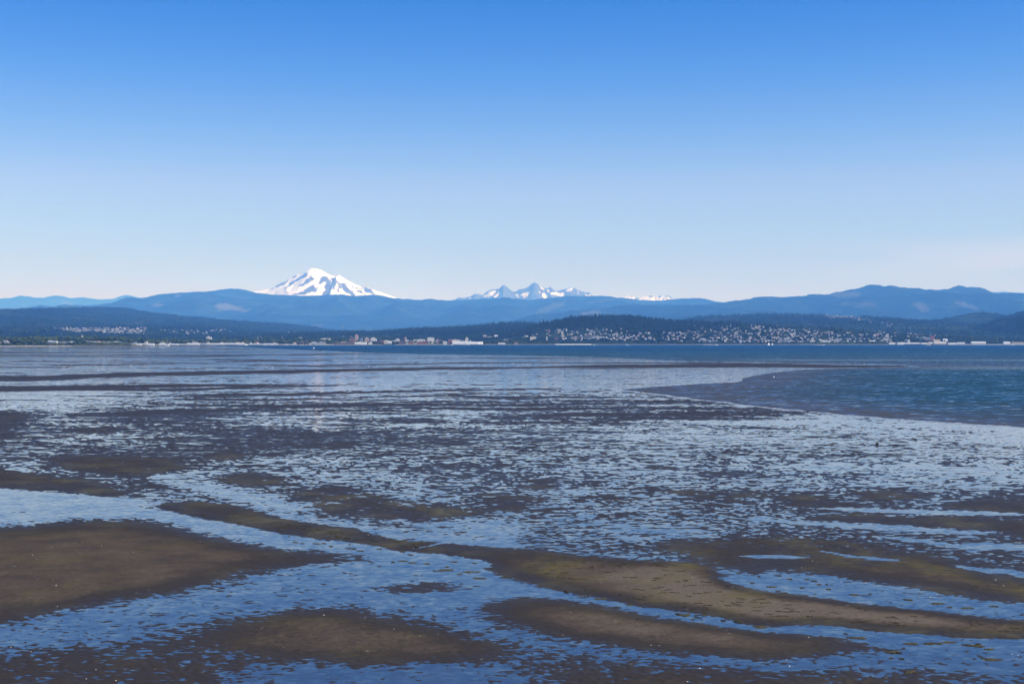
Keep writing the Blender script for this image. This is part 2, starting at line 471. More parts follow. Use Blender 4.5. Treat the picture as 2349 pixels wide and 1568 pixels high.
# leads of open water
band([(345, 1083), (420, 1096), (520, 1122), (620, 1142), (700, 1160)], [(345, 1092), (420, 1115), (520, 1142), (620, 1162), (700, 1178)], -1.5, 6, 3, 0, .35)
band([(1300, 1130), (1420, 1122), (1540, 1150)], [(1300, 1137), (1420, 1130), (1540, 1158)], -1.0, 6, 2, 0, .3)
# -- left channel and the long bar
band([(-320, 1118), (0, 1121), (100, 1126), (200, 1137), (300, 1143), (370, 1160), (450, 1185), (550, 1203), (650, 1220), (750, 1238), (850, 1252), (950, 1266), (1040, 1276), (1135, 1289)],
     [(-320, 1215), (0, 1204), (100, 1199), (155, 1188), (220, 1186), (300, 1190), (370, 1203), (450, 1222), (550, 1242), (650, 1256), (750, 1266), (850, 1285), (950, 1300), (1040, 1312), (1135, 1302)], -1.6, 4, 2.2, 0, .5)
# ripples left in that channel stay as small relief (table noise); upper stream between the bars
band([(600, 1172), (700, 1190), (800, 1206), (900, 1222), (1000, 1232), (1100, 1240), (1174, 1240)], [(600, 1180), (700, 1200), (800, 1217), (900, 1236), (1000, 1248), (1100, 1255), (1190, 1257)], -1.8, 5, 2.0, 0, .5)
poly([(1010, 1205), (1100, 1190), (1174, 1192), (1180, 1240), (1100, 1240), (1040, 1225)], -1.3, 8, 4, 0, .3)
band([(345, 1166), (380, 1155), (450, 1152), (530, 1160), (650, 1186), (800, 1214), (900, 1235), (1000, 1246), (1100, 1255), (1200, 1262), (1300, 1273), (1400, 1281), (1500, 1285), (1600, 1294), (1660, 1320), (1750, 1350), (1900, 1377), (2050, 1394), (2200, 1409), (2349, 1425), (2670, 1455)],
     [(345, 1168), (380, 1173), (450, 1188), (550, 1205), (650, 1221), (750, 1239), (850, 1253), (950, 1267), (1030, 1275), (1130, 1290), (1106, 1306), (1174, 1330), (1250, 1348), (1350, 1365), (1450, 1385), (1550, 1400), (1650, 1414), (1750, 1430), (1850, 1433), (1950, 1440), (2100, 1455), (2200, 1462), (2349, 1464), (2670, 1475)], 2.2, 4, 2.2, 1.0, .8)
# trickle across the bar
put(blur(stroke_mask([(945, 1259.5, 1.2), (985, 1254.5, 1.5), (1020, 1248, 1.6), (1060, 1244, 1.5)]), 1, .5), -1.8, 0, .9)
# big sand bar, left
band([(-320, 1222), (0, 1206), (100, 1201), (155, 1191), (220, 1189), (300, 1193), (370, 1206), (450, 1225), (550, 1245), (640, 1259), (740, 1268), (830, 1283)],
     [(-320, 1450), (0, 1430), (120, 1402), (250, 1385), (350, 1368), (450, 1358), (520, 1332), (600, 1303), (740, 1297), (830, 1290)], 2.4, 14, 8, .15, .9)
# broad channel through the lower left
band([(-320, 1465), (0, 1437), (100, 1419), (200, 1407), (300, 1393), (400, 1368), (520, 1345), (600, 1312), (700, 1304), (830, 1297), (950, 1302), (1080, 1316), (1180, 1340), (1200, 1348)],
     [(-320, 1510), (0, 1487), (100, 1476), (200, 1467), (300, 1456), (400, 1438), (520, 1412), (600, 1397), (700, 1386), (830, 1396), (950, 1414), (1080, 1436), (1180, 1448), (1200, 1450)], -1.15, 14, 9, 0, .3)
poly([(860, 1352), (910, 1340), (980, 1335), (1060, 1340), (1075, 1350), (1010, 1362), (930, 1366), (880, 1362)], 1.0, 10, 4, 0, .3)
# lower bars
poly([(440, 1462), (500, 1430), (580, 1405), (675, 1392), (760, 1392), (860, 1404), (950, 1426), (1050, 1448), (1170, 1470), (1200, 1492), (1120, 1508), (960, 1518), (800, 1512), (650, 1500), (520, 1485)], 2.4, 22, 11, .1, .75)
poly([(1096, 1398), (1130, 1382), (1190, 1372), (1250, 1368), (1330, 1376), (1450, 1400), (1600, 1428), (1750, 1440), (1880, 1452), (2010, 1484), (2000, 1496), (1850, 1507), (1700, 1510), (1550, 1500), (1400, 1484), (1250, 1459), (1160, 1430)], 2.35, 13, 8, .1, .8)
# channels between the long bar and the lower bars
band([(1165, 1338), (1250, 1352), (1350, 1370), (1450, 1389), (1550, 1404), (1650, 1419), (1750, 1434), (1850, 1438), (1950, 1445), (2100, 1460), (2349, 1468), (2670, 1478)],
     [(1165, 1362), (1250, 1365), (1350, 1376), (1450, 1399), (1550, 1419), (1650, 1434), (1750, 1443), (1850, 1453), (1950, 1468), (2100, 1485), (2349, 1497), (2670, 1505)], -1.45, 5, 2.0, .6, .4)
band([(1130, 1440), (1250, 1465), (1400, 1489), (1550, 1505), (1700, 1515), (1850, 1512), (2000, 1501), (2349, 1490), (2670, 1490)],
     [(1130, 1468), (1250, 1481), (1400, 1499), (1550, 1515), (1700, 1526), (1850, 1532), (2000, 1530), (2349, 1540), (2670, 1555)], -1.05, 14, 6, 0, .3)
# right-hand leads and bars
band([(1400, 1248), (1550, 1243), (1650, 1232), (1750, 1230), (1900, 1240), (2000, 1255), (2174, 1288), (2349, 1328), (2670, 1380)],
     [(1420, 1252), (1560, 1268), (1650, 1295), (1780, 1302), (1900, 1316), (2000, 1335), (2100, 1353), (2349, 1387), (2670, 1420)], 1.7, 8, 4, .7, .5)
band([(1622, 1324), (1700, 1315), (1780, 1313), (1900, 1322), (2000, 1338), (2100, 1355), (2200, 1374), (2349, 1389), (2670, 1430)],
     [(1625, 1324), (1680, 1332), (1760, 1354), (1900, 1372), (2050, 1390), (2200, 1405), (2349, 1419), (2670, 1450)], -1.1, 4, 2, .5, .25)
band([(1690, 1270), (1770, 1271), (1852, 1278)], [(1690, 1273), (1770, 1280), (1850, 1282)], -1.6, 3, 1, 0, .6)
band([(1880, 1262), (2000, 1278), (2070, 1284)], [(1880, 1265), (2000, 1285), (2070, 1288)], -1.4, 3, 1, 0, .5)
band([(2178, 1294), (2250, 1303), (2349, 1314), (2670, 1330)], [(2190, 1298), (2250, 1312), (2349, 1327), (2670, 1345)], -1.7, 3, 1.2, 0, .6)
band([(2010, 1228), (2100, 1234), (2200, 1247), (2349, 1252), (2670, 1270)], [(2010, 1231), (2100, 1245), (2200, 1258), (2349, 1266), (2670, 1285)], -1.3, 4, 1.4, 0, .4)
band([(1900, 1162), (2100, 1168), (2349, 1178)], [(1900, 1166), (2100, 1176), (2349, 1186)], -1.3, 5, 1.4, 0, .4)
# bottom: wet patch in the middle
poly([(560, 1600), (590, 1532), (700, 1520), (830, 1535), (950, 1522), (1100, 1518), (1190, 1535), (1240, 1560), (1240, 1600)], -1.1, 16, 5, 0, .25)
poly([(470, 1492), (540, 1490), (560, 1500), (480, 1503)], -.6, 10, 3, 0, .2)

# bay water: the far bay and the lobe that reaches in on the right
BAY_FAR = [(-320, 786), (-320, 791.5), (300, 791.8), (480, 793.5), (587, 797), (700, 802.5), (830, 808), (960, 812), (1174, 814.5), (1350, 818.5),
           (1480, 824), (1584, 828.5), (1760, 830.5), (1990, 833.5), (2080, 837), (2110, 841), (1990, 843.4), (1900, 845.5), (1830, 848.5), (1765, 855),
           (1722, 862), (1704, 867), (1703, 872), (1690, 876), (1600, 880), (1500, 886.5), (1440, 891.5), (1428, 893.5), (1480, 900), (1560, 911),
           (1650, 922), (1762, 935), (1900, 948), (2050, 961), (2200, 971), (2349, 980), (2670, 1000), (2670, 786)]
BAYM = blur(inside(GPX, GPY, BAY_FAR).astype(float), 1.0, 0.5)
# dark spit between the bay and the lobe
put(blur(stroke_mask([(1250, 842, .6), (1337, 841.5, 2.0), (1450, 840, 3.2), (1600, 838.6, 3.2), (1762, 838.6, 3.2), (1900, 839.6, 2.6), (2000, 840.3, 1.5), (2090, 840.5, .6)]), 2, .3), 3.0, 0, .9)


# ------------------------------------------------------------------ materials of the flat


def mud_material():
    m, nt, n, l, p = new_mat('mud')
    dry, alg = attr(nt, 'dry'), attr(nt, 'algae')
    n1 = wnoise(nt, 0.35, 6.0); n2 = wnoise(nt, 2.2, 5.0); n3 = wnoise(nt, 9.0, 4.0, rough=0.7)
    d = fmath(nt, 'ADD', dry, fmath(nt, 'MULTIPLY', fmath(nt, 'SUBTRACT', n1, 0.5), 0.7))
    d = fmath(nt, 'ADD', d, fmath(nt, 'MULTIPLY', fmath(nt, 'SUBTRACT', n2, 0.5), 0.35), clamp=True)
    base = ramp(nt, d, [(0.0, MUD_WET), (0.45, MUD_MID), (0.75, MUD_DRY), (1.0, MUD_PALE)])
    grain = ramp(nt, n3, [(0.25, 0.55), (0.5, 0.95), (0.75, 1.45)])
    base = mixc(nt, 0.6, base, grain, 'MULTIPLY')
    # olive films of algae
    a1 = wnoise(nt, 0.22, 6.0, 1.0, 0.8); a2 = wnoise(nt, 1.6, 5.0, 0.6, 1.4)
    af = fmath(nt, 'MULTIPLY', alg, fmath(nt, 'MULTIPLY', ramp(nt, a1, [(0.46, 0.0), (0.68, 1.0)]), ramp(nt, a2, [(0.35, 0.15), (0.65, 1.0)])))
    base = mixc(nt, fmath(nt, 'MULTIPLY', af, 0.8, clamp=True), base, ALGAE)
    # small stones, shell grit and worm casts
    vo = N(nt, 'ShaderNodeTexVoronoi'); vo.inputs['Scale'].default_value = 2.3
    L(nt, N(nt, 'ShaderNodeNewGeometry').outputs['Position'], vo.inputs['Vector'])
    pick = N(nt, 'ShaderNodeSeparateColor'); L(nt, vo.outputs['Color'], pick.inputs[0])
    near = fmath(nt, 'LESS_THAN', vo.outputs['Distance'], fmath(nt, 'MULTIPLY', pick.outputs[1], 0.22))
    lightp = fmath(nt, 'MULTIPLY', near, fmath(nt, 'GREATER_THAN', pick.outputs[0], 0.86))
    darkp = fmath(nt, 'MULTIPLY', near, fmath(nt, 'LESS_THAN', pick.outputs[0], 0.42))
    base = mixc(nt, fmath(nt, 'MULTIPLY', lightp, 0.55), base, (0.17, 0.155, 0.125))
    base = mixc(nt, fmath(nt, 'MULTIPLY', darkp, 0.45), base, (0.014, 0.012, 0.010))
    L(nt, base, p.inputs['Base Color'])
    film = attr(nt, 'film')
    ff = fmath(nt, 'MULTIPLY', film, ramp(nt, n3, [(0.35, 1.0), (0.65, 0.35)]))
    L(nt, mixc(nt, ff, ramp(nt, d, [(0.0, MUD_R0), (0.5, 0.8), (0.8, 0.95)]), (0.18, 0.18, 0.18)), p.inputs['Roughness'])
    L(nt, mixc(nt, ff, ramp(nt, d, [(0.0, MUD_S0), (0.4, 0.06), (0.7, 0.0)]), (0.30, 0.30, 0.30)), p.inputs['Specular IOR Level'])
    b = N(nt, 'ShaderNodeBump'); b.inputs['Strength'].default_value = 0.35; b.inputs['Distance'].default_value = 0.05
    L(nt, n3, b.inputs['Height']); L(nt, b.outputs[0], p.inputs['Normal'])
    return m


MUD_WET, MUD_MID, MUD_DRY, MUD_PALE = (0.030, 0.0235, 0.0195), (0.037, 0.0295, 0.024), (0.074, 0.058, 0.046), (0.112, 0.089, 0.068)
ALGAE = (0.105, 0.088, 0.030)
MUD_R0, MUD_S0 = 0.6, 0.12


def pool_material():
    m, nt, n, l, p = new_mat('still_water')
    n1 = wnoise(nt, 0.5, 4.0)
    L(nt, ramp(nt, n1, [(0.3, (0.028, 0.028, 0.030)), (0.7, (0.038, 0.037, 0.037))]), p.inputs['Base Color'])
    p.inputs['Roughness'].default_value = 0.05
    p.inputs['IOR'].default_value = POOL_IOR
    L(nt, wavy_normal(nt, [(3.0, 0.6, 1.0, 0.12), (0.6, 0.7, 1.0, 0.06)]), p.inputs['Normal'])
    return m


POOL_IOR = 1.75


def bay_material():
    m, nt, n, l, p = new_mat('bay_water')
    silt, deep = attr(nt, 'silt'), attr(nt, 'deep')
    n1 = wnoise(nt, 0.02, 5.0, 0.4, 1.0); n2 = wnoise(nt, 0.25, 4.0, 0.5, 1.0)
    s = fmath(nt, 'ADD', silt, fmath(nt, 'MULTIPLY', fmath(nt, 'SUBTRACT', n1, 0.5), 0.5), clamp=True)
    col = mixc(nt, deep, (0.017, 0.042, 0.043), (0.005, 0.024, 0.044))
    col = mixc(nt, s, col, (0.054, 0.053, 0.048))
    sand = attr(nt, 'sand')
    col = mixc(nt, sand, col, (0.17, 0.18, 0.15))
    L(nt, col, p.inputs['Base Color'])
    p.inputs['Roughness'].default_value = 0.12
    p.inputs['IOR'].default_value = 1.33
    p.inputs['Specular IOR Level'].default_value = BAY_SPEC
    L(nt, wavy_normal(nt, [(0.38, 0.65, 1.0, 0.95), (1.1, 0.6, 1.0, 0.6), (0.06, 0.4, 1.0, 0.3)], BAY_BIAS), p.inputs['Normal'])
    return m


BAY_SPEC, BAY_BIAS = 0.5, (0.0, -0.27)

# ------------------------------------------------------------------ the tidal flat as relief
U0, U1, NU = -0.46, 0.46, 1160
D0, D1, NR = 0.0034, 0.285, 640
uu = np.linspace(U0, U1, NU)
dd = np.concatenate([np.linspace(D0, 0.03, 130)[:-1], np.linspace(0.03, 0.09, 230)[:-1], np.linspace(0.09, D1, 370)])
UU, DD = np.meshgrid(uu, dd)
YY = CAM_H / DD
XX = UU * YY
PXX, PYY = CX + FOC * UU, CY + FOC * DD


def sample(A, px, py):
    fx = np.clip((px - PX0) / SX, 0, A.shape[1] - 1.001); fy = np.clip((py - PY0) / SY, 0, A.shape[0] - 1.001)
    i, j = fx.astype(int), fy.astype(int)
    a, b = fx - i, fy - j
    return (A[j, i] * (1 - a) + A[j, i + 1] * a) * (1 - b) + (A[j + 1, i] * (1 - a) + A[j + 1, i + 1] * a) * b


lat = YY * (uu[1] - uu[0])
noise = np.zeros_like(YY); wsum = np.zeros_like(YY)
wx = XX + 0.12 * YY * 0.12 * perlin(XX / 9, YY / 14, 40)
wy = YY + 0.9 * perlin(XX / 6, YY / 6, 41) * np.clip(YY / 120, 0.4, 3)
stretch = np.interp(YY, [50, 120, 250, 500, 900, 3000], [1.5, 2.2, 3.4, 5.0, 7.0, 9.0])
ysq = np.interp(YY, [60, 130, 200, 300, 700], [1.05, 0.90, 0.55, 0.50, 0.7])
for k, lam in enumerate([0.22, 0.4, 0.75, 1.4, 2.6, 5.0, 9.5, 18, 34, 64, 120]):
    c = np.interp(YY, [50, 150, 300, 700], [0.0032, 0.0031, 0.0034, 0.010]) * YY
    w = np.exp(-(np.log(lam / c)) ** 2 / (2 * 1.25 ** 2))
    w *= sstep(0.8, 2.2, lam / lat)
    if w.max() < 0.02:
        continue
    # relief drawn out along the line of the tide: slightly turned, as in the photograph
    ca, sa = math.cos(0.10), math.sin(0.10)
    xr, yr = wx * ca + wy * sa * 0.3, -wx * sa * 0.25 + wy
    noise += w * perlin(xr / (lam * stretch), yr / (lam * ysq), 50 + k)
    wsum += w * w
noise /= np.sqrt(np.maximum(wsum, 1e-6)) * 0.40
# organic edges: the drawn layout is read through a small wander of the ground position
wpx = 7.0 * perlin(XX / (0.035 * YY + 1), YY / (0.06 * YY + 1.5), 60) + 5 * perlin(XX / (0.012 * YY + .4), YY / (0.03 * YY + .6), 62)
wpy = (PYY - CY) * (0.012 * perlin(XX / (0.05 * YY + 1), YY / (0.10 * YY + 1.5), 61))
mac = sample(MAC, PXX + wpx, PYY + wpy)
sol = sample(SOLID, PXX, PYY)
alg = sample(ALG, PXX, PYY)
bay = sample(BAYM, PXX + 0.5 * wpx, PYY + 0.3 * wpy)
# long streaks drawn out along the ebb
noise = noise * 0.9 + 1.1 * perlin(wx / 55, (YY + 0.10 * XX) / 7, 75) * sstep(170, 260, YY) * sstep(560, 420, YY) + 0.9 * perlin(wx / 160, (YY + 0.05 * XX) / 28, 76) * sstep(380, 520, YY) \
    + 0.5 * perlin(wx / 14, (YY + 0.12 * XX) / 3.2, 77) * sstep(110, 160, YY) * sstep(330, 240, YY)
calm = 0.70 + 0.7 * sstep(-0.5, 0.5, perlin(XX / 38 + 0.4 * perlin(XX / 15, YY / 12, 78), YY / 26, 79))
noise = noise * calm + 0.55 * perlin(wx / 30, (wy + 0.1 * XX) / 13, 86) * sstep(75, 120, YY)
amp = 1 - 0.66 * sol * sstep(0.7, 1.9, np.abs(mac))
level = mac + noise * amp
# mud specks and worm casts standing out of the shallow water
sp1 = perlin(XX / 0.9, YY / 0.75, 70); sp2 = perlin(XX / 2.1, YY / 1.5, 71)
lod = sstep(0.30, 0.09, lat)
patchy = sstep(-0.35, 0.35, perlin(XX / 7, YY / 5, 72))
sp3 = perlin(XX / 0.42, YY / 0.5, 74)
level += lod * (4.2 * np.clip(sp1 - 0.42, 0, 1) * patchy + 2.6 * np.clip(sp2 - 0.55, 0, 1) + 3.6 * np.clip(sp3 - 0.50, 0, 1) * (0.3 + 0.7 * patchy))
level -= lod * 0.8 * np.clip(perlin(XX / 0.8, YY / 0.8, 73) - 0.6, 0, 1) * 2 * (mac < 1.3)
hscale = np.interp(YY, [50, 150, 400, 1000, 4000], [0.05, 0.06, 0.09, 0.16, 0.30])
Z = level * hscale
Z = np.where(Z > 0, Z * np.interp(mac, [0, 1.5, 2.6], [0.8, 1.0, 1.6]) * np.interp(YY, [60, 130, 250], [0.35, 0.5, 1.0]), np.maximum(Z, -0.12))
Z = Z * (1 - bay) + (-0.6) * bay
# the middle of a bar drains first and dries palest
dryf = np.clip((blur(mac, 14, 9) - 1.0) / 1.45, 0, 1) * np.clip(0.35 + 0.65 * sstep(0.2, 2.2, level), 0, 1)
dryf *= np.interp(YY, [60, 140, 260, 500], [1.0, 0.9, 0.55, 0.35])
# the broad bars on the right dry palest of all
pale = sstep(1150, 1700, PXX) * sstep(1180, 1330, PYY) * sstep(1500, 1400, PYY)
dryf = np.clip(dryf * (0.72 + 0.80 * pale), 0, 1)
tidal = mesh_np('tidal_flat', np.stack([XX, YY, Z], -1).reshape(-1, 3), grid_faces(len(dd), NU), [mud_material()],
                {'dry': dryf, 'film': np.clip(np.exp(-np.maximum(level, 0) / 0.55), 0, 1), 'algae': np.clip(alg + 0.25 * sstep(0.4, 1.2, mac) * sstep(940, 1050, PYY), 0, 1)}, smooth=True)
tag(link('tidal_flat', tidal), kind='structure')
MUD = bpy.data.materials['mud']


def flat_z(x, y):
    u, d = x / y, CAM_H / y
    i = int(round((u - U0) / (U1 - U0) * (NU - 1))); j = int(np.argmin(np.abs(dd - d)))
    i = min(max(i, 0), NU - 1)
    return float(Z[j, i])


# foreshore that carries the flat on, under and behind the camera
fx, fy = np.meshgrid(np.linspace(-220, 220, 90), np.linspace(-120, 49.6, 40))
fz = np.maximum(-0.25, -0.06 + 0.05 * perlin(fx / 6, fy / 6, 80)) + 0.05 * np.clip(30 - fy, 0, 200) * 0.4 - 0.10
tag(link('foreshore', mesh_np('foreshore', np.stack([fx, fy, fz], -1).reshape(-1, 3), grid_faces(40, 90), [MUD],
                              {'dry': np.full(fx.size, .4), 'film': np.zeros(fx.size), 'algae': np.zeros(fx.size)}, smooth=True)), kind='structure')

# still water lying between the bars
pu, pd = np.meshgrid(np.linspace(-0.46, 0.46, 60), np.geomspace(0.0032, 0.30, 60))
py_ = CAM_H / pd
tag(link('tide_pools', mesh_np('tide_pools', np.stack([pu * py_, py_, np.zeros_like(py_)], -1).reshape(-1, 3), grid_faces(60, 60), [pool_material()])), kind='structure')

# ------------------------------------------------------------------ bay


def shore_y(x_over_y):
    px = CX + FOC * x_over_y
    return np.interp(px, [-400, 0, 200, 300, 360, 420, 600, 800, 1000, 1174, 1400, 1762, 2349, 2700],
                     [4150, 4240, 4330, 4430, 4700, 4950, 5250, 5600, 6000, 6250, 6350, 6400, 6450, 6500])


bu = np.linspace(-0.50, 0.50, 620)
bd = np.concatenate([np.linspace(CAM_H / 7200, 0.030, 150), np.linspace(0.0304, 0.076, 130)])
BU, BD = np.meshgrid(bu, bd)
BY = CAM_H / BD; BX = BU * BY
bpx, bpy_ = CX + FOC * BU, CY + FOC * BD
wob = 6 * perlin(BX / (0.03 * BY), BY / (0.06 * BY + 1), 60)
bm = np.where(bpy_ < 786.5, 1.0, sample(BAYM, bpx + wob * 0.4, bpy_))
BZ = np.where(bm > 0.5, 0.015 + 0.0 * bm, np.interp(bm, [0, .5], [-0.35, 0.015]))
keep = np.maximum(np.maximum(bm[:-1, :-1], bm[1:, :-1]), np.maximum(bm[:-1, 1:], bm[1:, 1:])) > 0.02
deep = sstep(812, 798, bpy_)
# muddy shallows along the edge of the lobe, sandy shallows drawn out across the bay
edge = blur(1 - bm, 26, 8)
silt = np.clip(edge * 2.1, 0, 1) * sstep(815, 850, bpy_) + 0.9 * sstep(2250, 1500, bpx) * sstep(848, 866, bpy_)
silt = np.clip(silt + 0.55 * np.exp(-((bpy_ - 835) / 5) ** 2) * sstep(1200, 1500, bpx) + 0.35 * sstep(1200, 1400, bpx) * np.exp(-((bpy_ - 820) / 4) ** 2), 0, 1)
silt = np.clip(silt + 0.5 * sstep(905, 955, bpy_) , 0, 1)
sand = 0.75 * np.exp(-((bpy_ - 825.5 - (bpx - 1762) * 0.001) / 1.8) ** 2) * sstep(1500, 1900, bpx) + 0.65 * np.exp(-((bpy_ - 843.5) / 4.5) ** 2) * sstep(1950, 2250, bpx)
sand *= 0.6 + 0.4 * perlin(BX / 60, BY / 25, 81)
BAYMAT = bay_material()
tag(link('bay_water', mesh_np('bay_water', np.stack([BX, BY, BZ], -1).reshape(-1, 3), grid_faces(len(bd), len(bu), keep), [BAYMAT],
                              {'silt': silt, 'deep': deep, 'sand': np.clip(sand, 0, 1)}, smooth=True)), kind='structure')
# wet line of spent ripples where the lobe laps on the flat
foam_m = simple_mat('foam', (0.40, 0.43, 0.46), 0.35, 0.1, 3.0)
edge_pts = [(1440, 894), (1480, 900), (1560, 911), (1650, 922), (1762, 935), (1900, 948), (2050, 961), (2200, 971), (2349, 980), (2500, 990)]
fv, ff = [], []
sxs = np.linspace(1455, 2500, 420)
for k, px in enumerate(sxs):
    py = np.interp(px, [p[0] for p in edge_pts], [p[1] for p in edge_pts]) + 1.6 * float(perlin(px / 45, 3.1, 82)) + .6 * float(perlin(px / 9, 1.7, 84))
    hw = max(0.05, 0.42 + 0.55 * float(perlin(px / 23, 7.7, 83)) + 0.3 * float(perlin(px / 6, 2.2, 85)))
    for s_ in (-1, 1):
        x_, y_ = ground_pt(px, py + s_ * hw)
        fv.append((x_, y_, 0.028))
    if k:
        ff.append((2 * k - 2, 2 * k - 1, 2 * k + 1, 2 * k))
tag(link('foam_line', mesh_np('foam_line', fv, ff, [foam_m])), 'broken pale line of foam along the edge of the shallow water', 'foam', kind='stuff')

# sea bed and ground below everything, out to the horizon
gm = simple_mat('deep_ground', (0.05, 0.055, 0.05), 0.9, 0.2, 0.001)
tag(link('sea_bed', mesh_np('sea_bed', [(-44000, -1500, -3), (44000, -1500, -3), (44000, 82000, -3), (-44000, 82000, -3)], [(0, 1, 2, 3)], [gm])), kind='structure')

# ------------------------------------------------------------------ land and hills


def forest_material(name, dark, light, clear, snow=False, scale=0.01):
    m, nt, n, l, p = new_mat(name)
    n1 = wnoise(nt, scale, 6.0, rough=0.65); n2 = wnoise(nt, scale * 4, 4.0, 1, 1, 1, 0.7)
    c = ramp(nt, n1, [(0.36, dark), (0.64, light)])
    g = ramp(nt, n2, [(0.32, 0.35), (0.68, 1.7)])
    c = mixc(nt, 0.9, c, g, 'MULTIPLY')
    # stands of different age, as the forestry left them
    vo = N(nt, 'ShaderNodeTexVoronoi'); vo.inputs['Scale'].default_value = scale * 0.22
    wv = N(nt, 'ShaderNodeVectorMath', operation='ADD')
    ns = N(nt, 'ShaderNodeVectorMath', operation='SCALE'); ns.inputs['Scale'].default_value = 1.6 / scale
    L(nt, wnoise(nt, scale * 0.5, 3.0, out='Color'), ns.inputs[0])
    L(nt, N(nt, 'ShaderNodeNewGeometry').outputs['Position'], wv.inputs[0]); L(nt, ns.outputs[0], wv.inputs[1])
    L(nt, wv.outputs[0], vo.inputs['Vector'])
    st = N(nt, 'ShaderNodeSeparateColor'); L(nt, vo.outputs['Color'], st.inputs[0])
    c = mixc(nt, 1.0, c, ramp(nt, st.outputs[0], [(0.0, 0.55), (0.55, 0.9), (0.8, 1.3), (1.0, 1.8)]), 'MULTIPLY')
    cl = attr(nt, 'clear')
    cn = wnoise(nt, scale * 14, 3.0, 1, 1, 1, 0.7)
    cc = ramp(nt, cn, [(0.35, tuple(v * .65 for v in clear)), (0.65, tuple(v * 1.25 for v in clear))])
    c = mixc(nt, cl, c, cc)
    L(nt, c, p.inputs['Base Color'])
    p.inputs['Roughness'].default_value = 0.95
    p.inputs['Specular IOR Level'].default_value = 0.0
    return m


def poly_attr(px, py, specs, wob=None):
    """specs: (polygon in photo pixels, value): patches of other cover mapped on the slopes"""
    a = np.zeros_like(px)
    if wob is not None:
        px, py = px + wob[0], py + wob[1]
    for pts, v in specs:
        a = np.maximum(a, inside(px, py, pts) * v)
    return a


HILLS = {}


def hill(name, crest, D, front, back, mat, nx, ny, base=0.0, power=0.8, spur=0.0, spur_len=900.0, rough=0.0, rough_len=60.0, clear=(), seed=0, extra=None, canopy=0.0, wobk=2.0):
    crest = sorted(crest)
    cpx = np.array([c[0] for c in crest], float); cpy = np.array([c[1] for c in crest], float)
    x0, x1 = (cpx[0] - CX) / FOC * (D + back), (cpx[-1] - CX) / FOC * (D + back)
    x0, x1 = min(x0, (cpx[0] - CX) / FOC * (D - front)), max(x1, (cpx[-1] - CX) / FOC * (D - front))
    xs = np.linspace(x0, x1, nx)
    nf = int(ny * 0.8)
    ys = np.concatenate([D - front * np.linspace(1, 0, nf) ** 1.25, D + back * np.linspace(0, 1, ny - nf + 1)[1:]])
    X, Y = np.meshgrid(xs, ys)
    H = CAM_H + D * (CY - np.interp(CX + FOC * xs / D, cpx, cpy)) / FOC
    t = np.where(Y < D, (Y - (D - front)) / front, 1 - (Y - D) / back)
    t = np.clip(t, 0, 1)
    prof = np.where(Y < D, t ** power, t ** 1.2)
    Hs = H[None]
    if extra is not None:
        Hs = extra(X, Y, H)
    Zh = base + (Hs - base) * prof
    mid = np.sin(np.pi * np.clip(t, 0, 1)) * (Y < D)
    if spur:
        r = 1 - 2 * np.abs(perlin(X / spur_len, Y / (spur_len * 2.6), seed + 90))
        Zh = Zh + spur * mid * (0.7 * r + 0.5 * perlin(X / (spur_len * .45), Y / (spur_len * .8), seed + 91))
    if rough:
        Zh = Zh + rough * np.clip(t * 6, 0, 1) * fbm(X / rough_len, Y / rough_len, 3, seed + 93)
    if canopy:
        Zh = Zh + canopy * RNG.uniform(0, 1, X.shape) ** 2 * (t > 0.02)
    px, py = to_photo(X, np.maximum(Y, 10), Zh)
    wob = (wobk * 2.5 * perlin(X / (D * .004), Y / (D * .01), seed + 95), wobk * perlin(X / (D * .003), Y / (D * .008), seed + 96))
    at = {'clear': poly_attr(px, py, clear, wob)}
    me = mesh_np(name, np.stack([X, Y, Zh], -1).reshape(-1, 3), grid_faces(len(ys), nx), [mat], at, smooth=True)
    o = tag(link(name, me), kind='structure')
    HILLS.setdefault(name, []).append((xs, ys, Zh))
    o['_'] = 0
    del o['_']
    return o, (xs, ys, Zh), px, py


def surf_z(h, x, y):
    xs, ys, Zh = h
    i = np.clip(np.searchsorted(xs, x) - 1, 0, len(xs) - 2); j = np.clip(np.searchsorted(ys, y) - 1, 0, len(ys) - 2)
    a = np.clip((x - xs[i]) / (xs[i + 1] - xs[i]), 0, 1); b = np.clip((y - ys[j]) / (ys[j + 1] - ys[j]), 0, 1)
    return (Zh[j, i] * (1 - a) + Zh[j, i + 1] * a) * (1 - b) + (Zh[j + 1, i] * (1 - a) + Zh[j + 1, i + 1] * a) * b


FAR_F = forest_material('far_forest', (0.006, 0.011, 0.006), (0.028, 0.038, 0.018), (0.15, 0.13, 0.10), scale=0.004)
MID_F = forest_material('mid_forest', (0.004, 0.008, 0.005), (0.022, 0.033, 0.015), (0.13, 0.12, 0.085), scale=0.010)

# far blue ridges at the left and right edges
hill('far_ridge', [(-500, 700), (-250, 690), (0, 684.4), (25, 682.5), (45, 678), (70, 680), (78, 682), (100, 682.6), (125, 677), (150, 680), (165, 684), (185, 681), (212, 684.5), (235, 686.4), (262, 685),
                   (280, 677.6), (287, 676), (300, 678), (315, 682), (335, 686), (400, 692), (520, 705)], 70000, 9500, 5000, FAR_F, 260, 40, spur=160, spur_len=1500, rough=25, rough_len=400, seed=1,
     clear=[([(140, 690), (146, 686), (150, 690), (166, 694), (160, 700), (146, 700)], .8), ([(85, 694), (90, 690), (95, 700), (88, 704)], .5)])
hill('far_ridge', [(2150, 690), (2220, 674), (2262, 671), (2292, 669), (2307, 668), (2314, 671), (2332, 670), (2349, 670.6), (2450, 668), (2600, 672), (2800, 690)], 62000, 8000, 5000, FAR_F, 120, 30, spur=120, spur_len=1500, rough=25, rough_len=400, seed=2)

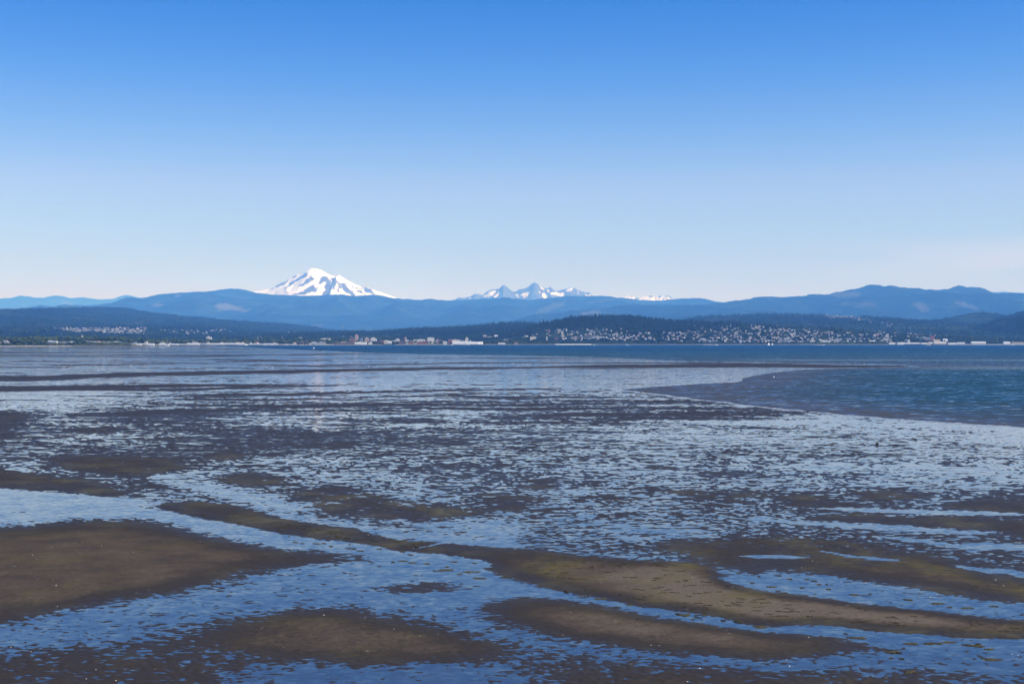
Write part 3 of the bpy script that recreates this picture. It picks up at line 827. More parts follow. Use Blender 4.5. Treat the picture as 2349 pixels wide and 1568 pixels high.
# the long forested ridge below the snow peaks
hill('forested_ridge', [(-60, 750), (7, 731), (25, 720), (42, 716), (75, 714), (100, 709), (140, 706), (175, 704), (237, 699), (285, 694), (332, 685), (382, 675), (420, 670.6), (462, 669.4), (495, 667.6), (520, 663.6), (537, 662.6), (562, 664.4),
                        (587, 671), (625, 676), (662, 677.6), (687, 679), (727, 678), (767, 675), (802, 677.6), (817, 680), (837, 677), (855, 676), (877, 678.4), (902, 684), (922, 686.4), (957, 688), (987, 686.4), (1022, 690), (1057, 689.4),
                        (1087, 687.6), (1117, 684.4), (1145, 684), (1174.5, 687), (1192, 685), (1212, 689), (1250, 685), (1275, 682.6), (1300, 678.4), (1345, 678.4), (1375, 679), (1400, 681), (1425, 683.4), (1462, 687.6), (1500, 690), (1525, 688.4),
                        (1550, 686), (1580, 684.4), (1605, 683.4), (1625, 687.6), (1650, 692.6), (1690, 700), (1750, 712), (1900, 740)], 41000, 14000, 5000, MID_F, 640, 90, power=0.9, spur=300, spur_len=2000, rough=20, rough_len=360, canopy=16, seed=3,
     clear=[([(487, 704), (505, 696), (520, 695), (540, 702), (575, 713), (560, 716), (530, 711), (500, 710)], .75), ([(350, 697), (365, 694), (373, 701), (355, 702)], .8), ([(398, 677), (412, 676), (408, 681)], .6), ([(392, 698), (395, 694), (388, 704)], .5),
            ([(1235, 712), (1262, 698), (1300, 689), (1292, 700), (1262, 714), (1222, 726)], .38), ([(1345, 693), (1400, 685), (1420, 684), (1380, 693), (1350, 698)], .30), ([(720, 746), (740, 744), (738, 748)], .6), ([(775, 748), (790, 746), (788, 750)], .6), ([(612, 724), (622, 720), (618, 728)], .4)])

# the dark ridge on the right with its two domes
hill('domed_ridge', [(1120, 752), (1174.5, 737), (1219, 727), (1287, 716), (1309, 714), (1329, 715), (1379, 710), (1412, 704), (1444, 700), (1487, 699.4), (1537, 700), (1574, 701), (1600, 701), (1625, 697.6), (1665, 692.6), (1700, 689), (1722, 686), (1729, 682), (1762, 681.4),
                     (1777, 682.6), (1787, 684.4), (1804, 681.4), (1849, 678.4), (1854, 676), (1874, 675), (1899, 676), (1917, 671), (1952, 664), (1972, 661), (1987, 655), (1994, 652.6), (2007, 653), (2019, 654.4), (2027, 658.4), (2034, 656.4), (2044, 657), (2049, 659.4),
                     (2074, 659.4), (2094, 661.4), (2107, 661), (2122, 665), (2132, 664), (2152, 666), (2174, 662.6), (2187, 658.4), (2199, 656), (2207, 656.4), (2219, 660), (2232, 669), (2249, 671), (2262, 671), (2300, 676), (2332, 681), (2349, 679), (2450, 684), (2700, 700)],
     30000, 9000, 3800, MID_F, 560, 90, power=0.85, spur=250, spur_len=1600, rough=12, rough_len=230, canopy=15, seed=4,
     clear=[([(1903, 676), (1930, 670), (1968, 669), (1976, 681), (1940, 681), (1910, 679)], .45), ([(1897, 698), (1930, 696), (1985, 694), (2005, 694), (2017, 704), (2000, 700), (1950, 700)], .40), ([(2092, 696), (2115, 694), (2130, 705), (2135, 715), (2112, 713)], .45),
            ([(2100, 712), (2120, 712), (2120, 714)], .9), ([(2190, 694), (2200, 691), (2220, 697), (2240, 703), (2255, 713), (2235, 709), (2210, 702)], .45), ([(1326, 722), (1345, 715), (1380, 712), (1380, 720), (1340, 722)], .55), ([(2050, 670), (2070, 669), (2068, 671)], .5)])

# hills at the right edge, the suburban hill at the left
hill('low_hill', [(2040, 755), (2112, 739), (2162, 731), (2199, 725), (2224, 720), (2249, 717.6), (2274, 718), (2294, 721), (2307, 725), (2324, 719), (2349, 712), (2450, 700), (2700, 705)], 13000, 2200, 1300, MID_F, 160, 50, rough=5, rough_len=90, canopy=12, seed=5)
_, H_RE, _, _ = hill('low_hill', [(2200, 770), (2250, 748), (2272, 742), (2287, 733), (2300, 731), (2349, 728), (2450, 723), (2700, 728)], 9500, 1400, 900, MID_F, 110, 50, rough=4, rough_len=70, canopy=12, seed=6, clear=[([(2285, 741), (2300, 734), (2318, 736), (2300, 748)], .25)])
_, H_SUB, _, _ = hill('suburban_hill', [(-400, 752), (-200, 742), (0, 732), (25, 729), (50, 725), (72, 719), (100, 717), (125, 715), (150, 711), (187, 708.6), (212, 706), (232, 705), (275, 706), (307, 708), (315, 711), (350, 717), (400, 722), (437, 727), (462, 727.4), (500, 732),
                                        (550, 736), (587, 738.6), (650, 742), (712, 748.6), (762, 757), (900, 766)], 17500, 11800, 2600, MID_F, 420, 90, power=0.85, spur=10, spur_len=600, rough=5, rough_len=120, canopy=10, seed=7,
                            clear=[([(20, 757), (45, 749), (80, 745), (120, 745), (80, 749), (40, 758)], .25), ([(85, 746), (100, 744), (98, 748)], .7), ([(135, 745), (142, 744), (146, 752), (140, 755)], .7), ([(170, 729), (176, 726), (188, 731), (180, 731)], .6), ([(20, 762), (38, 761), (36, 763)], .9),
                                   ([(0, 757), (15, 754), (12, 759), (0, 760)], .3), ([(120, 766), (150, 754), (210, 755), (300, 753), (335, 755), (330, 768), (250, 766), (180, 764)], .08), ([(315, 738), (322, 733), (325, 744), (318, 746)], .6), ([(343, 732), (352, 732), (350, 736)], .6)])
_, H_MID, _, _ = hill('wooded_rise', [(560, 775), (640, 768), (760, 764), (837, 762), (887, 761), (925, 758), (962, 755), (1012, 754), (1037, 752), (1075, 750), (1112, 746), (1174, 741), (1200, 741), (1260, 748), (1330, 765)], 10500, 3700, 1100, MID_F, 240, 50, rough=4, rough_len=70, seed=8)
_, H_BACK, _, _ = hill('back_hill', [(1480, 762), (1540, 741), (1575, 730), (1614, 725.4), (1650, 725), (1687, 723), (1762, 721), (1800, 722), (1867, 723), (1899, 724), (1937, 724.4), (1962, 726.4), (1999, 730), (2024, 732.6), (2062, 736.4), (2112, 740), (2162, 745), (2212, 746), (2262, 749), (2349, 746), (2700, 750)],
                             13500, 5600, 1800, MID_F, 300, 60, rough=4, rough_len=70, seed=9,
                             clear=[([(1892, 724), (1915, 722), (1950, 722), (1963, 726), (1945, 728), (1905, 731)], .55), ([(1940, 731), (1975, 729), (2000, 733), (1975, 735)], .35), ([(1600, 735), (1650, 727), (1690, 727), (1690, 732), (1630, 735)], .4), ([(1850, 743), (1856, 740), (1858, 745)], .6), ([(2010, 737), (2030, 740), (2028, 746)], .4)])
_, H_TOWN, _, _ = hill('town_hill', [(1090, 788), (1140, 778), (1190, 761), (1234, 745), (1274, 739), (1304, 733), (1324, 729), (1362, 727), (1424, 727), (1474, 731), (1512, 735), (1560, 740), (1620, 742), (1700, 742), (1762, 743), (1812, 748), (1862, 751), (1950, 757), (2030, 762), (2100, 767), (2200, 773), (2349, 778), (2700, 780)],
                             7500, 950, 600, MID_F, 320, 70, base=2.0, power=1.0, rough=2.5, rough_len=60, seed=10)

# coastal plain from the waterline to the foot of the hills
lu = np.linspace(-0.50, 0.50, 360)
ls = np.concatenate([[-40, -12, -2, 6, 14, 24, 36, 55, 80, 120, 180, 260, 360, 500, 700, 950], np.geomspace(1300, 7000, 18)])
LU, LS = np.meshgrid(lu, ls)
LY = shore_y(LU) + LS
LX = LU * LY
bluff = sstep(360, 250, CX + FOC * LU)
LZ = np.interp(LS, [-40, -12, -2, 6, 24, 80, 300, 1000, 3000, 7000], [-3, -1.0, -.2, .8, 2.6, 3.6, 5.5, 9, 14, 14])
LZ = LZ + bluff * np.interp(LS, [0, 14, 36, 80, 300], [0, 0.5, 7.5, 9.5, 10.0]) * (0.9 + 0.3 * perlin(LX / 90, LY / 90, 97))
LZ += 0.3 * perlin(LX / 14, LY / 14, 98) * (LS > -20)


def land_material():
    m, nt, n, l, p = new_mat('coastal_land')
    g = N(nt, 'ShaderNodeNewGeometry'); s = N(nt, 'ShaderNodeSeparateXYZ'); L(nt, g.outputs['Position'], s.inputs[0])
    n1 = wnoise(nt, 0.02, 5.0); n2 = wnoise(nt, 0.3, 3.0)
    green = ramp(nt, n1, [(0.35, (0.030, 0.045, 0.018)), (0.55, (0.07, 0.085, 0.03)), (0.7, (0.15, 0.13, 0.07))])
    rock = ramp(nt, n2, [(0.3, (0.05, 0.048, 0.044)), (0.7, (0.22, 0.205, 0.18))])
    h = fmath(nt, 'ADD', s.outputs[2], fmath(nt, 'MULTIPLY', fmath(nt, 'SUBTRACT', n1, 0.5), 2.0))
    L(nt, mixc(nt, ramp(nt, h, [(0.0, 0), (1.0, 1)]), rock, green), p.inputs['Base Color'])
    r = nt.nodes[-1]
    f = N(nt, 'ShaderNodeMapRange'); L(nt, h, f.inputs[0]); f.inputs[1].default_value, f.inputs[2].default_value = 1.6, 3.0
    L(nt, mixc(nt, f.outputs[0], rock, green), p.inputs['Base Color'])
    p.inputs['Roughness'].default_value = 0.9; p.inputs['Specular IOR Level'].default_value = 0.1
    return m


tag(link('coastal_land', mesh_np('coastal_land', np.stack([LX, LY, LZ], -1).reshape(-1, 3), grid_faces(len(ls), len(lu)), [land_material()], smooth=True)), kind='structure')


def land_z(x, y):
    u = x / y
    s = y - float(shore_y(u))
    i = int(np.clip(round((u - lu[0]) / (lu[-1] - lu[0]) * (len(lu) - 1)), 0, len(lu) - 1))
    return float(np.interp(s, ls, LZ[:, i]))


def terrain_z(x, y):
    z = land_z(x, y)
    for h in (H_SUB, H_MID, H_BACK, H_TOWN, H_RE):
        if h[0][0] < x < h[0][-1] and h[1][0] < y < h[1][-1]:
            z = max(z, float(surf_z(h, x, y)))
    return z


# ------------------------------------------------------------------ snow mountains


def snow_material():
    m, nt, n, l, p = new_mat('snow_and_rock')
    sn = attr(nt, 'snow')
    n1 = wnoise(nt, 0.0045, 7.0, 1.0, 1.0, 0.45, 0.7); n2 = wnoise(nt, 0.008, 4.0)
    f = fmath(nt, 'ADD', sn, fmath(nt, 'MULTIPLY', fmath(nt, 'SUBTRACT', n1, 0.5), 1.5))
    rock = ramp(nt, n2, [(0.3, (0.055, 0.06, 0.07)), (0.7, (0.17, 0.17, 0.17))])
    L(nt, mixc(nt, ramp(nt, f, [(0.42, 0), (0.58, 1)]), rock, (0.80, 0.80, 0.80)), p.inputs['Base Color'])
    p.inputs['Roughness'].default_value = 0.85; p.inputs['Specular IOR Level'].default_value = 0.1
    return m


SNOW = snow_material()


def mountain(name, crest, D, depth, nx, ny, rock=(), snowp=(), default=1.0, ridge_amp=60, ridge_len=700, seed=0, wobk=1.6):
    cpx = np.array([c[0] for c in crest], float); cpy = np.array([c[1] for c in crest], float)
    xs = np.linspace((cpx[0] - CX) / FOC * D, (cpx[-1] - CX) / FOC * D, nx)
    tt = np.concatenate([np.linspace(-1, 0, int(ny * .75)), np.linspace(0, 1, ny - int(ny * .75) + 1)[1:]])
    X, T = np.meshgrid(xs, tt)
    H = CAM_H + D * (CY - np.interp(CX + FOC * xs / D, cpx, cpy)) / FOC
    Y = D + T * depth
    pr = (1 - np.abs(T)) ** 0.9
    k = np.sin(np.pi * np.clip(np.abs(T) * 1.3, 0, 1))
    Zm = H[None] * pr + k * ridge_amp * (1 - 2 * np.abs(perlin(X / ridge_len, Y / (ridge_len * 2.2), seed + 110)))
    Zm += np.clip(np.abs(T) * 20, 0.25, 1) * ridge_amp * 0.35 * fbm(X / (ridge_len * .35), Y / (ridge_len * .5), 4, seed + 112)
    px, py = to_photo(X, Y, Zm)
    wob = (wobk * 3 * fbm(X / 310, Y / 480, 4, seed + 114), wobk * 1.4 * fbm(X / 310, Y / 480, 4, seed + 118))
    sn = np.full(px.shape, 0.86 * default + 0.14 * (1 - default))
    for pts in rock:
        sn = np.where(inside(px + wob[0], py + wob[1], pts), 0.27, sn)
    for pts in snowp:
        sn = np.where(inside(px + wob[0], py + wob[1], pts), 0.9, sn)
    return tag(link(name, mesh_np(name, np.stack([X, Y, Zm], -1).reshape(-1, 3), grid_faces(len(tt), nx), [SNOW], {'snow': sn}, smooth=True)), kind='structure')


def c2(*pts):
    return [(587.25 + x * 0.25, 596.4 + y * 0.25) for x, y in pts]


def c3(*pts):
    return [(1174.5 + x * 0.25, 596.4 + y * 0.25) for x, y in pts]


mountain('snow_mountain', [(430, 705), (520, 684)] + c2((0, 285), (130, 262), (200, 225), (290, 175), (330, 158), (370, 136), (400, 130), (440, 110), (470, 90), (490, 80), (510, 75), (550, 75), (590, 85), (640, 115), (670, 130), (700, 142), (730, 147), (745, 127), (760, 132), (780, 145), (850, 190), (900, 215),
         (950, 235), (1050, 262), (1150, 295), (1250, 330), (1310, 355), (1500, 400), (1700, 440)), 48000, 5800, 420, 90,
         rock=[c2((565, 215), (590, 165), (640, 146), (680, 178), (690, 240), (686, 330), (608, 330), (622, 280), (656, 207), (622, 200), (592, 225)),
               c2((690, 165), (730, 163), (768, 212), (800, 262), (770, 250), (742, 205), (715, 240), (712, 272), (690, 245)), c2((755, 240), (775, 240), (770, 300), (755, 300)),
               c2((780, 208), (830, 225), (862, 265), (905, 312), (912, 335), (862, 318), (815, 290), (795, 255)), c2((330, 310), (430, 285), (470, 260), (522, 227), (560, 250), (562, 275), (500, 295), (440, 312), (340, 318)),
               c2((968, 235), (1012, 255), (1062, 275), (1102, 305), (1085, 318), (1002, 290)), c2((880, 244), (975, 258), (970, 266), (885, 250)), c2((470, 108), (462, 140), (402, 180), (332, 232), (250, 268), (300, 215), (392, 160), (440, 122)),
               c2((500, 148), (536, 165), (502, 200), (432, 235), (380, 240), (452, 190)), c2((130, 270), (200, 225), (290, 178), (310, 185), (220, 240), (150, 275)), c2((330, 158), (372, 132), (392, 140), (345, 170)), c2((900, 285), (960, 275), (1000, 312), (960, 300)), c2((540, 85), (560, 95), (545, 108)), c2((735, 130), (748, 126), (745, 150), (735, 148))],
         ridge_amp=100, ridge_len=1100, seed=1)
mountain('rocky_peak', [(1000, 702), (1040, 690)] + c2((1850, 345), (1870, 342), (1900, 348), (1935, 340), (1960, 335), (1985, 320), (2010, 308), (2040, 310), (2080, 322), (2120, 290), (2150, 275), (2170, 270), (2200, 266), (2230, 258), (2255, 237), (2270, 224), (2300, 243), (2330, 270)) +
         c3((10, 287), (40, 285), (60, 272), (80, 264), (120, 260), (150, 246), (165, 230), (190, 210), (215, 205), (235, 215), (250, 236), (275, 242), (300, 260), (330, 258), (350, 244), (365, 255), (380, 270), (410, 284), (430, 280), (450, 274), (490, 262), (530, 249), (570, 254), (600, 268), (620, 280), (650, 288), (680, 296), (710, 294), (735, 326), (830, 360), (950, 400)), 57000, 5000, 420, 60,
         default=0.0, snowp=[c2((2085, 335), (2130, 303), (2192, 275), (2192, 300), (2150, 330), (2110, 345)), c2((2190, 330), (2225, 298), (2215, 345), (2185, 350)), c2((2205, 262), (2265, 230), (2250, 248), (2215, 270)), c2((1960, 345), (1975, 340), (1975, 360), (1955, 362)),
                             c3((25, 310), (62, 305), (60, 350), (45, 352), (45, 330), (25, 322)), c3((78, 318), (120, 300), (158, 294), (140, 325), (115, 348), (118, 322), (85, 330)), c3((245, 225), (262, 235), (292, 275), (275, 270), (250, 240)), c3((308, 275), (345, 270), (355, 290), (330, 292)),
                             c3((240, 285), (258, 290), (270, 310), (305, 300), (328, 350), (300, 348), (280, 325), (250, 300)), c3((350, 300), (395, 290), (440, 300), (470, 288), (488, 300), (470, 335), (430, 328), (380, 318), (345, 312)), c3((500, 280), (520, 258), (552, 258), (545, 275), (515, 290)), c3((600, 290), (615, 285), (612, 310)), c3((660, 318), (735, 325), (700, 332))],
         ridge_amp=105, ridge_len=600, seed=2, wobk=1.0)
mountain('snowy_range', c3((600, 420), (740, 340), (800, 320), (830, 325), (870, 335), (900, 330), (915, 328), (950, 338), (1000, 346), (1040, 334), (1070, 330), (1095, 321), (1115, 333), (1130, 342), (1160, 350), (1190, 340), (1220, 334), (1250, 332), (1275, 324), (1310, 341), (1340, 330), (1355, 319), (1375, 333), (1390, 342), (1410, 330), (1425, 321), (1445, 332), (1460, 336), (1480, 360), (1560, 400)), 66000, 4000, 300, 44,
         default=1.0, rock=[c3((600, 420), (740, 340), (830, 320), (860, 340), (860, 400)), c3((1080, 325), (1100, 318), (1118, 340), (1095, 340)), c3((1130, 340), (1165, 345), (1160, 372), (1140, 368)), c3((1255, 330), (1280, 320), (1300, 345), (1262, 345)), c3((1310, 345), (1330, 338), (1325, 372)), c3((1345, 325), (1358, 316), (1380, 342), (1355, 345)),
                            c3((1370, 350), (1400, 345), (1385, 375)), c3((1410, 330), (1428, 318), (1462, 336), (1485, 360), (1450, 355), (1440, 340))], ridge_amp=68, ridge_len=390, seed=3, wobk=0.8)

# ------------------------------------------------------------------ haze: the air itself
HAZE_D, HAZE_C = 3.9e-5, (0.12, 0.395, 1.0)


def haze_box():
    m = bpy.data.materials.new('air'); m.use_nodes = True
    nt = m.node_tree; nt.nodes.clear()
    o = nt.nodes.new('ShaderNodeOutputMaterial'); v = nt.nodes.new('ShaderNodeVolumePrincipled')
    v.inputs['Color'].default_value = (*HAZE_C, 1); v.inputs['Density'].default_value = HAZE_D
    v.inputs['Absorption Color'].default_value = (1, 1, 1, 1); v.inputs['Anisotropy'].default_value = 0.0
    nt.links.new(v.outputs[0], o.inputs['Volume'])
    x, y0, y1, z0, z1 = 46000, -2500, 84000, -4.0, 3050.0
    V = [(-x, y0, z0), (x, y0, z0), (x, y1, z0), (-x, y1, z0), (-x, y0, z1), (x, y0, z1), (x, y1, z1), (-x, y1, z1)]
    F = [(3, 2, 1, 0), (4, 5, 6, 7), (0, 1, 5, 4), (1, 2, 6, 5), (2, 3, 7, 6), (3, 0, 4, 7)]
    tag(link('haze', mesh_np('haze', V, F, [m])), kind='stuff')


haze_box()

# ------------------------------------------------------------------ things: mesh builder


class MB:
    def __init__(s):
        s.v, s.f, s.m = [], [], []

    def add(s, vs, fs, mi=0):
        b = len(s.v)
        s.v += [tuple(v) for v in vs]
        s.f += [tuple(i + b for i in f) for f in fs]
        s.m += [mi] * len(fs)
        return s

    def box(s, x0, x1, y0, y1, z0, z1, mi=0):
        return s.add([(x0, y0, z0), (x1, y0, z0), (x1, y1, z0), (x0, y1, z0), (x0, y0, z1), (x1, y0, z1), (x1, y1, z1), (x0, y1, z1)],
                     [(3, 2, 1, 0), (4, 5, 6, 7), (0, 1, 5, 4), (1, 2, 6, 5), (2, 3, 7, 6), (3, 0, 4, 7)], mi)

    def gable(s, x0, x1, y0, y1, z0, z1, along='x', mi=0):
        if along == 'x':
            ym = (y0 + y1) / 2
            vs = [(x0, y0, z0), (x1, y0, z0), (x1, y1, z0), (x0, y1, z0), (x0, ym, z1), (x1, ym, z1)]
            fs = [(0, 1, 5, 4), (2, 3, 4, 5), (3, 0, 4), (1, 2, 5), (3, 2, 1, 0)]
        else:
            xm = (x0 + x1) / 2
            vs = [(x0, y0, z0), (x1, y0, z0), (x1, y1, z0), (x0, y1, z0), (xm, y0, z1), (xm, y1, z1)]
            fs = [(3, 0, 4, 5), (1, 2, 5, 4), (0, 1, 4), (2, 3, 5), (3, 2, 1, 0)]
        return s.add(vs, fs, mi)

    def cyl(s, cx, cy, z0, z1, r0, r1, n=10, mi=0):
        vs, fs = [], []
        for z, rr in ((z0, r0), (z1, r1)):
            vs += [(cx + rr * math.cos(2 * math.pi * k / n), cy + rr * math.sin(2 * math.pi * k / n), z) for k in range(n)]
        fs = [(k, (k + 1) % n, n + (k + 1) % n, n + k) for k in range(n)] + [tuple(range(n, 2 * n)), tuple(range(n - 1, -1, -1))]
        return s.add(vs, fs, mi)

    def dome(s, cx, cy, z0, r, h, n=10, k=3, mi=0):
        vs = []
        for j in range(k):
            a = j / k * math.pi / 2
            vs += [(cx + r * math.cos(a) * math.cos(2 * math.pi * i / n), cy + r * math.cos(a) * math.sin(2 * math.pi * i / n), z0 + h * math.sin(a)) for i in range(n)]
        vs.append((cx, cy, z0 + h))
        fs = [(j * n + i, j * n + (i + 1) % n, (j + 1) * n + (i + 1) % n, (j + 1) * n + i) for j in range(k - 1) for i in range(n)]
        fs += [((k - 1) * n + i, (k - 1) * n + (i + 1) % n, k * n) for i in range(n)]
        return s.add(vs, fs, mi)

    def mesh(s, name, mats):
        me = bpy.data.meshes.new(name)
        me.from_pydata(s.v, [], s.f)
        for m in mats:
            me.materials.append(m)
        me.polygons.foreach_set('material_index', s.m)
        me.update()
        return me

    def build(s, name, mats, parent=None, **kw):
        return link(name, s.mesh(name, mats if isinstance(mats, (list, tuple)) else [mats]), parent, **kw)


def empty(name, loc=(0, 0, 0), rz=0.0):
    o = bpy.data.objects.new(name, None)
    COL.objects.link(o)
    o.location, o.rotation_euler = loc, (0, 0, rz)
    o.empty_display_size = 1.0
    return o


def copy_tree(o, parent=None):
    kids = [c for c in SC.objects if c.parent == o] if o.name not in KIDS else KIDS[o.name]
    c = o.copy()
    COL.objects.link(c)
    if parent is not None:
        c.parent = parent
    for k in kids:
        copy_tree(k, c)
    return c


KIDS = {}

WHITE = simple_mat('white_paint', (0.62, 0.61, 0.58), 0.6, 0.05, 0.2)
CREAM = simple_mat('cream_render', (0.62, 0.56, 0.46), 0.7, 0.08, 0.2)
GREYW = simple_mat('grey_cladding', (0.36, 0.37, 0.38), 0.7, 0.1, 0.2)
BLUEG = simple_mat('blue_grey_cladding', (0.20, 0.25, 0.31), 0.7, 0.1, 0.2)
BRICK = simple_mat('red_brick', (0.27, 0.105, 0.080), 0.85, 0.15, 0.8)
PINKB = simple_mat('pale_brick', (0.46, 0.33, 0.28), 0.85, 0.1, 0.8)
DARKB = simple_mat('dark_brick', (0.12, 0.075, 0.065), 0.85, 0.15, 0.8)
DARK = simple_mat('dark_timber', (0.035, 0.033, 0.032), 0.8, 0.2, 0.5)
TAN = simple_mat('tan_cladding', (0.40, 0.31, 0.21), 0.8, 0.1, 0.3)
WROOF = simple_mat('white_roof', (0.52, 0.53, 0.54), 0.5, 0.05, 0.1)
GROOF = simple_mat('grey_roof', (0.20, 0.20, 0.21), 0.8, 0.15, 0.4)
BROOF = simple_mat('brown_roof', (0.13, 0.095, 0.075), 0.85, 0.2, 0.4)
RROOF = simple_mat('red_roof', (0.33, 0.09, 0.07), 0.8, 0.15, 0.4)
GLASS = simple_mat('window_glass', (0.03, 0.045, 0.06), 0.15, 0.1, 0.4, spec=0.6)
SAND = simple_mat('beach_sand', (0.34, 0.31, 0.26), 0.95, 0.15, 0.05)
ROCKM = simple_mat('pale_rock', (0.15, 0.14, 0.125), 0.9, 0.35, 0.35)
BARK = simple_mat('bark', (0.05, 0.038, 0.028), 0.9, 0.25, 1.0)
WOODG = simple_mat('grey_driftwood', (0.045, 0.038, 0.032), 0.85, 0.3, 3.0)
SHELLM = simple_mat('white_shell', (0.62, 0.60, 0.55), 0.5, 0.08, 20.0)
GULLW = simple_mat('white_feathers', (0.82, 0.82, 0.80), 0.7, 0.03, 5.0)
GULLG = simple_mat('grey_feathers', (0.30, 0.32, 0.35), 0.7, 0.08, 5.0)
YELLOW = simple_mat('yellow_bill', (0.55, 0.32, 0.04), 0.5, 0.1, 5.0)
SAILM = simple_mat('sailcloth', (0.84, 0.83, 0.80), 0.8, 0.03, 0.5)
STEEL = simple_mat('galvanised_steel', (0.35, 0.36, 0.37), 0.5, 0.1, 0.5)


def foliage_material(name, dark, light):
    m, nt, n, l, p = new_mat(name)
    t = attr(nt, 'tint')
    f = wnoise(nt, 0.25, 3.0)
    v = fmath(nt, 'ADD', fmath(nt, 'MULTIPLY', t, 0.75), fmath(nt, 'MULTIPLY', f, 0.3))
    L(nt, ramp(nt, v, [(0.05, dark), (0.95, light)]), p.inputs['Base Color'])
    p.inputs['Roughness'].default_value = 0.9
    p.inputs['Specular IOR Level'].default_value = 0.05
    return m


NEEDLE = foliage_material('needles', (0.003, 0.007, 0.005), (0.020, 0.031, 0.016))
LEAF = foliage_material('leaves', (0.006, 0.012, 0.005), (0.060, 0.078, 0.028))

# ------------------------------------------------------------------ trees
_ICO = None


def ico():
    global _ICO
    if _ICO is None:
        t = (1 + 5 ** .5) / 2
        v = np.array([(-1, t, 0), (1, t, 0), (-1, -t, 0), (1, -t, 0), (0, -1, t), (0, 1, t), (0, -1, -t), (0, 1, -t), (t, 0, -1), (t, 0, 1), (-t, 0, -1), (-t, 0, 1)], float)
        v /= np.linalg.norm(v[0])
        f = np.array([(0, 11, 5), (0, 5, 1), (0, 1, 7), (0, 7, 10), (0, 10, 11), (1, 5, 9), (5, 11, 4), (11, 10, 2), (10, 7, 6), (7, 1, 8), (3, 9, 4), (3, 4, 2), (3, 2, 6), (3, 6, 8), (3, 8, 9), (4, 9, 5), (2, 4, 11), (6, 2, 10), (8, 6, 7), (9, 8, 1)])
        _ICO = v, f
    return _ICO


def conifer_arrays(rng, tiers=3, n=6):
    """unit-height conifer crown: ragged stacked whorls"""
    V, F = [], []
    for k in range(tiers):
        z0 = 0.10 + 0.80 * k / tiers; z1 = min(1.0, z0 + 1.15 * 0.9 / tiers + 0.12)
        if k == tiers - 1:
            z1 = 1.0
        r = 0.19 * (1 - 0.72 * k / tiers)
        b = len(V)
        off = rng.uniform(0, 6.28)
        for i in range(n):
            a = off + 2 * np.pi * i / n
            rr = r * rng.uniform(0.55, 1.25)
            V.append((rr * np.cos(a), rr * np.sin(a), z0 + rng.uniform(-.05, .03)))
        V.append((rng.uniform(-.015, .015), rng.uniform(-.015, .015), z1))
        F += [(b + i, b + (i + 1) % n, b + n) for i in range(n)]
    return np.array(V), np.array(F)


def broad_arrays(rng, blobs=4):
    V, F = [], []
    v0, f0 = ico()
    for k in range(blobs):
        r = rng.uniform(0.20, 0.34) if k else 0.36
        c = np.array([rng.uniform(-.28, .28), rng.uniform(-.28, .28), rng.uniform(0.38, 0.78)]) if k else np.array([0, 0, .55])
        j = 1 + rng.uniform(-.28, .28, (12, 1))
        F.append(f0 + 12 * k)
        V.append(v0 * j * np.array([r, r, r * 0.85]) + c)
    return np.concatenate(V), np.concatenate(F)


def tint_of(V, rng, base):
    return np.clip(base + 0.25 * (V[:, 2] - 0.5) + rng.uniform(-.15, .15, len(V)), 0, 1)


_rt = np.random.default_rng(21)
CON_T = [conifer_arrays(_rt) for _ in range(6)]
BRD_T = [broad_arrays(_rt, 3) for _ in range(6)]


def wood(name, pts, label, mat_, templates, cat='wood', rng=RNG):
    """pts: (x, y, z, height, width factor): a mass of trees past the limit for singles"""
    Vs, Fs, Ts, b = [], [], [], 0
    for x, y, z, h, w in pts:
        tv, tf = templates[rng.integers(len(templates))]
        a = rng.uniform(0, 6.28); ca, sa = math.cos(a), math.sin(a)
        V = np.stack([(tv[:, 0] * ca - tv[:, 1] * sa) * h * w + x, (tv[:, 0] * sa + tv[:, 1] * ca) * h * w + y, tv[:, 2] * h + z - 0.04 * h], -1)
        Vs.append(V); Fs.append(tf + b); b += len(V)
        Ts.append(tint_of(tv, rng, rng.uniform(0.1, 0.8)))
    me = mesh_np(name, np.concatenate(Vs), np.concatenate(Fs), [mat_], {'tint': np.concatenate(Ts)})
    return tag(link(name, me), label, cat, kind='stuff')


def make_tree(kind, i):
    rng = np.random.default_rng(100 + i)
    root = empty(kind)
    if kind == 'conifer_tree':
        tv, tf = conifer_arrays(rng, 5, 7)
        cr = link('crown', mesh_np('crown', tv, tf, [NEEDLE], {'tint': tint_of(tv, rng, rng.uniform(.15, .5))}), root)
        tr = MB().cyl(0, 0, -0.03, 0.2, 0.018, 0.014, 6).build('trunk', BARK, root)
    else:
        tv, tf = broad_arrays(rng, 7)
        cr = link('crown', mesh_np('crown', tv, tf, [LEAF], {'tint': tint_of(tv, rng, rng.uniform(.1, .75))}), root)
        tr = MB().cyl(0, 0, -0.03, 0.4, 0.035, 0.025, 6).build('trunk', BARK, root)
    KIDS[root.name] = [cr, tr]
    return root


TREES = {'conifer_tree': [make_tree('conifer_tree', i) for i in range(5)], 'broadleaf_tree': [make_tree('broadleaf_tree', 10 + i) for i in range(6)]}
_used = set()


def place_tree(kind, x, y, h, w, label, group, z=None):
    src = random.choice(TREES[kind])
    kids = KIDS[src.name]
    if src.name in _used:
        o = src.copy(); COL.objects.link(o)
        for k in kids:
            c = k.copy(); COL.objects.link(c); c.parent = o
    else:
        o = src; _used.add(src.name)
    o.location = (x, y, terrain_z(x, y) if z is None else z)
    o.rotation_euler = (0, 0, random.uniform(0, 6.28)); o.scale = (h * w, h * w, h)
    return tag(o, label, 'tree', group)


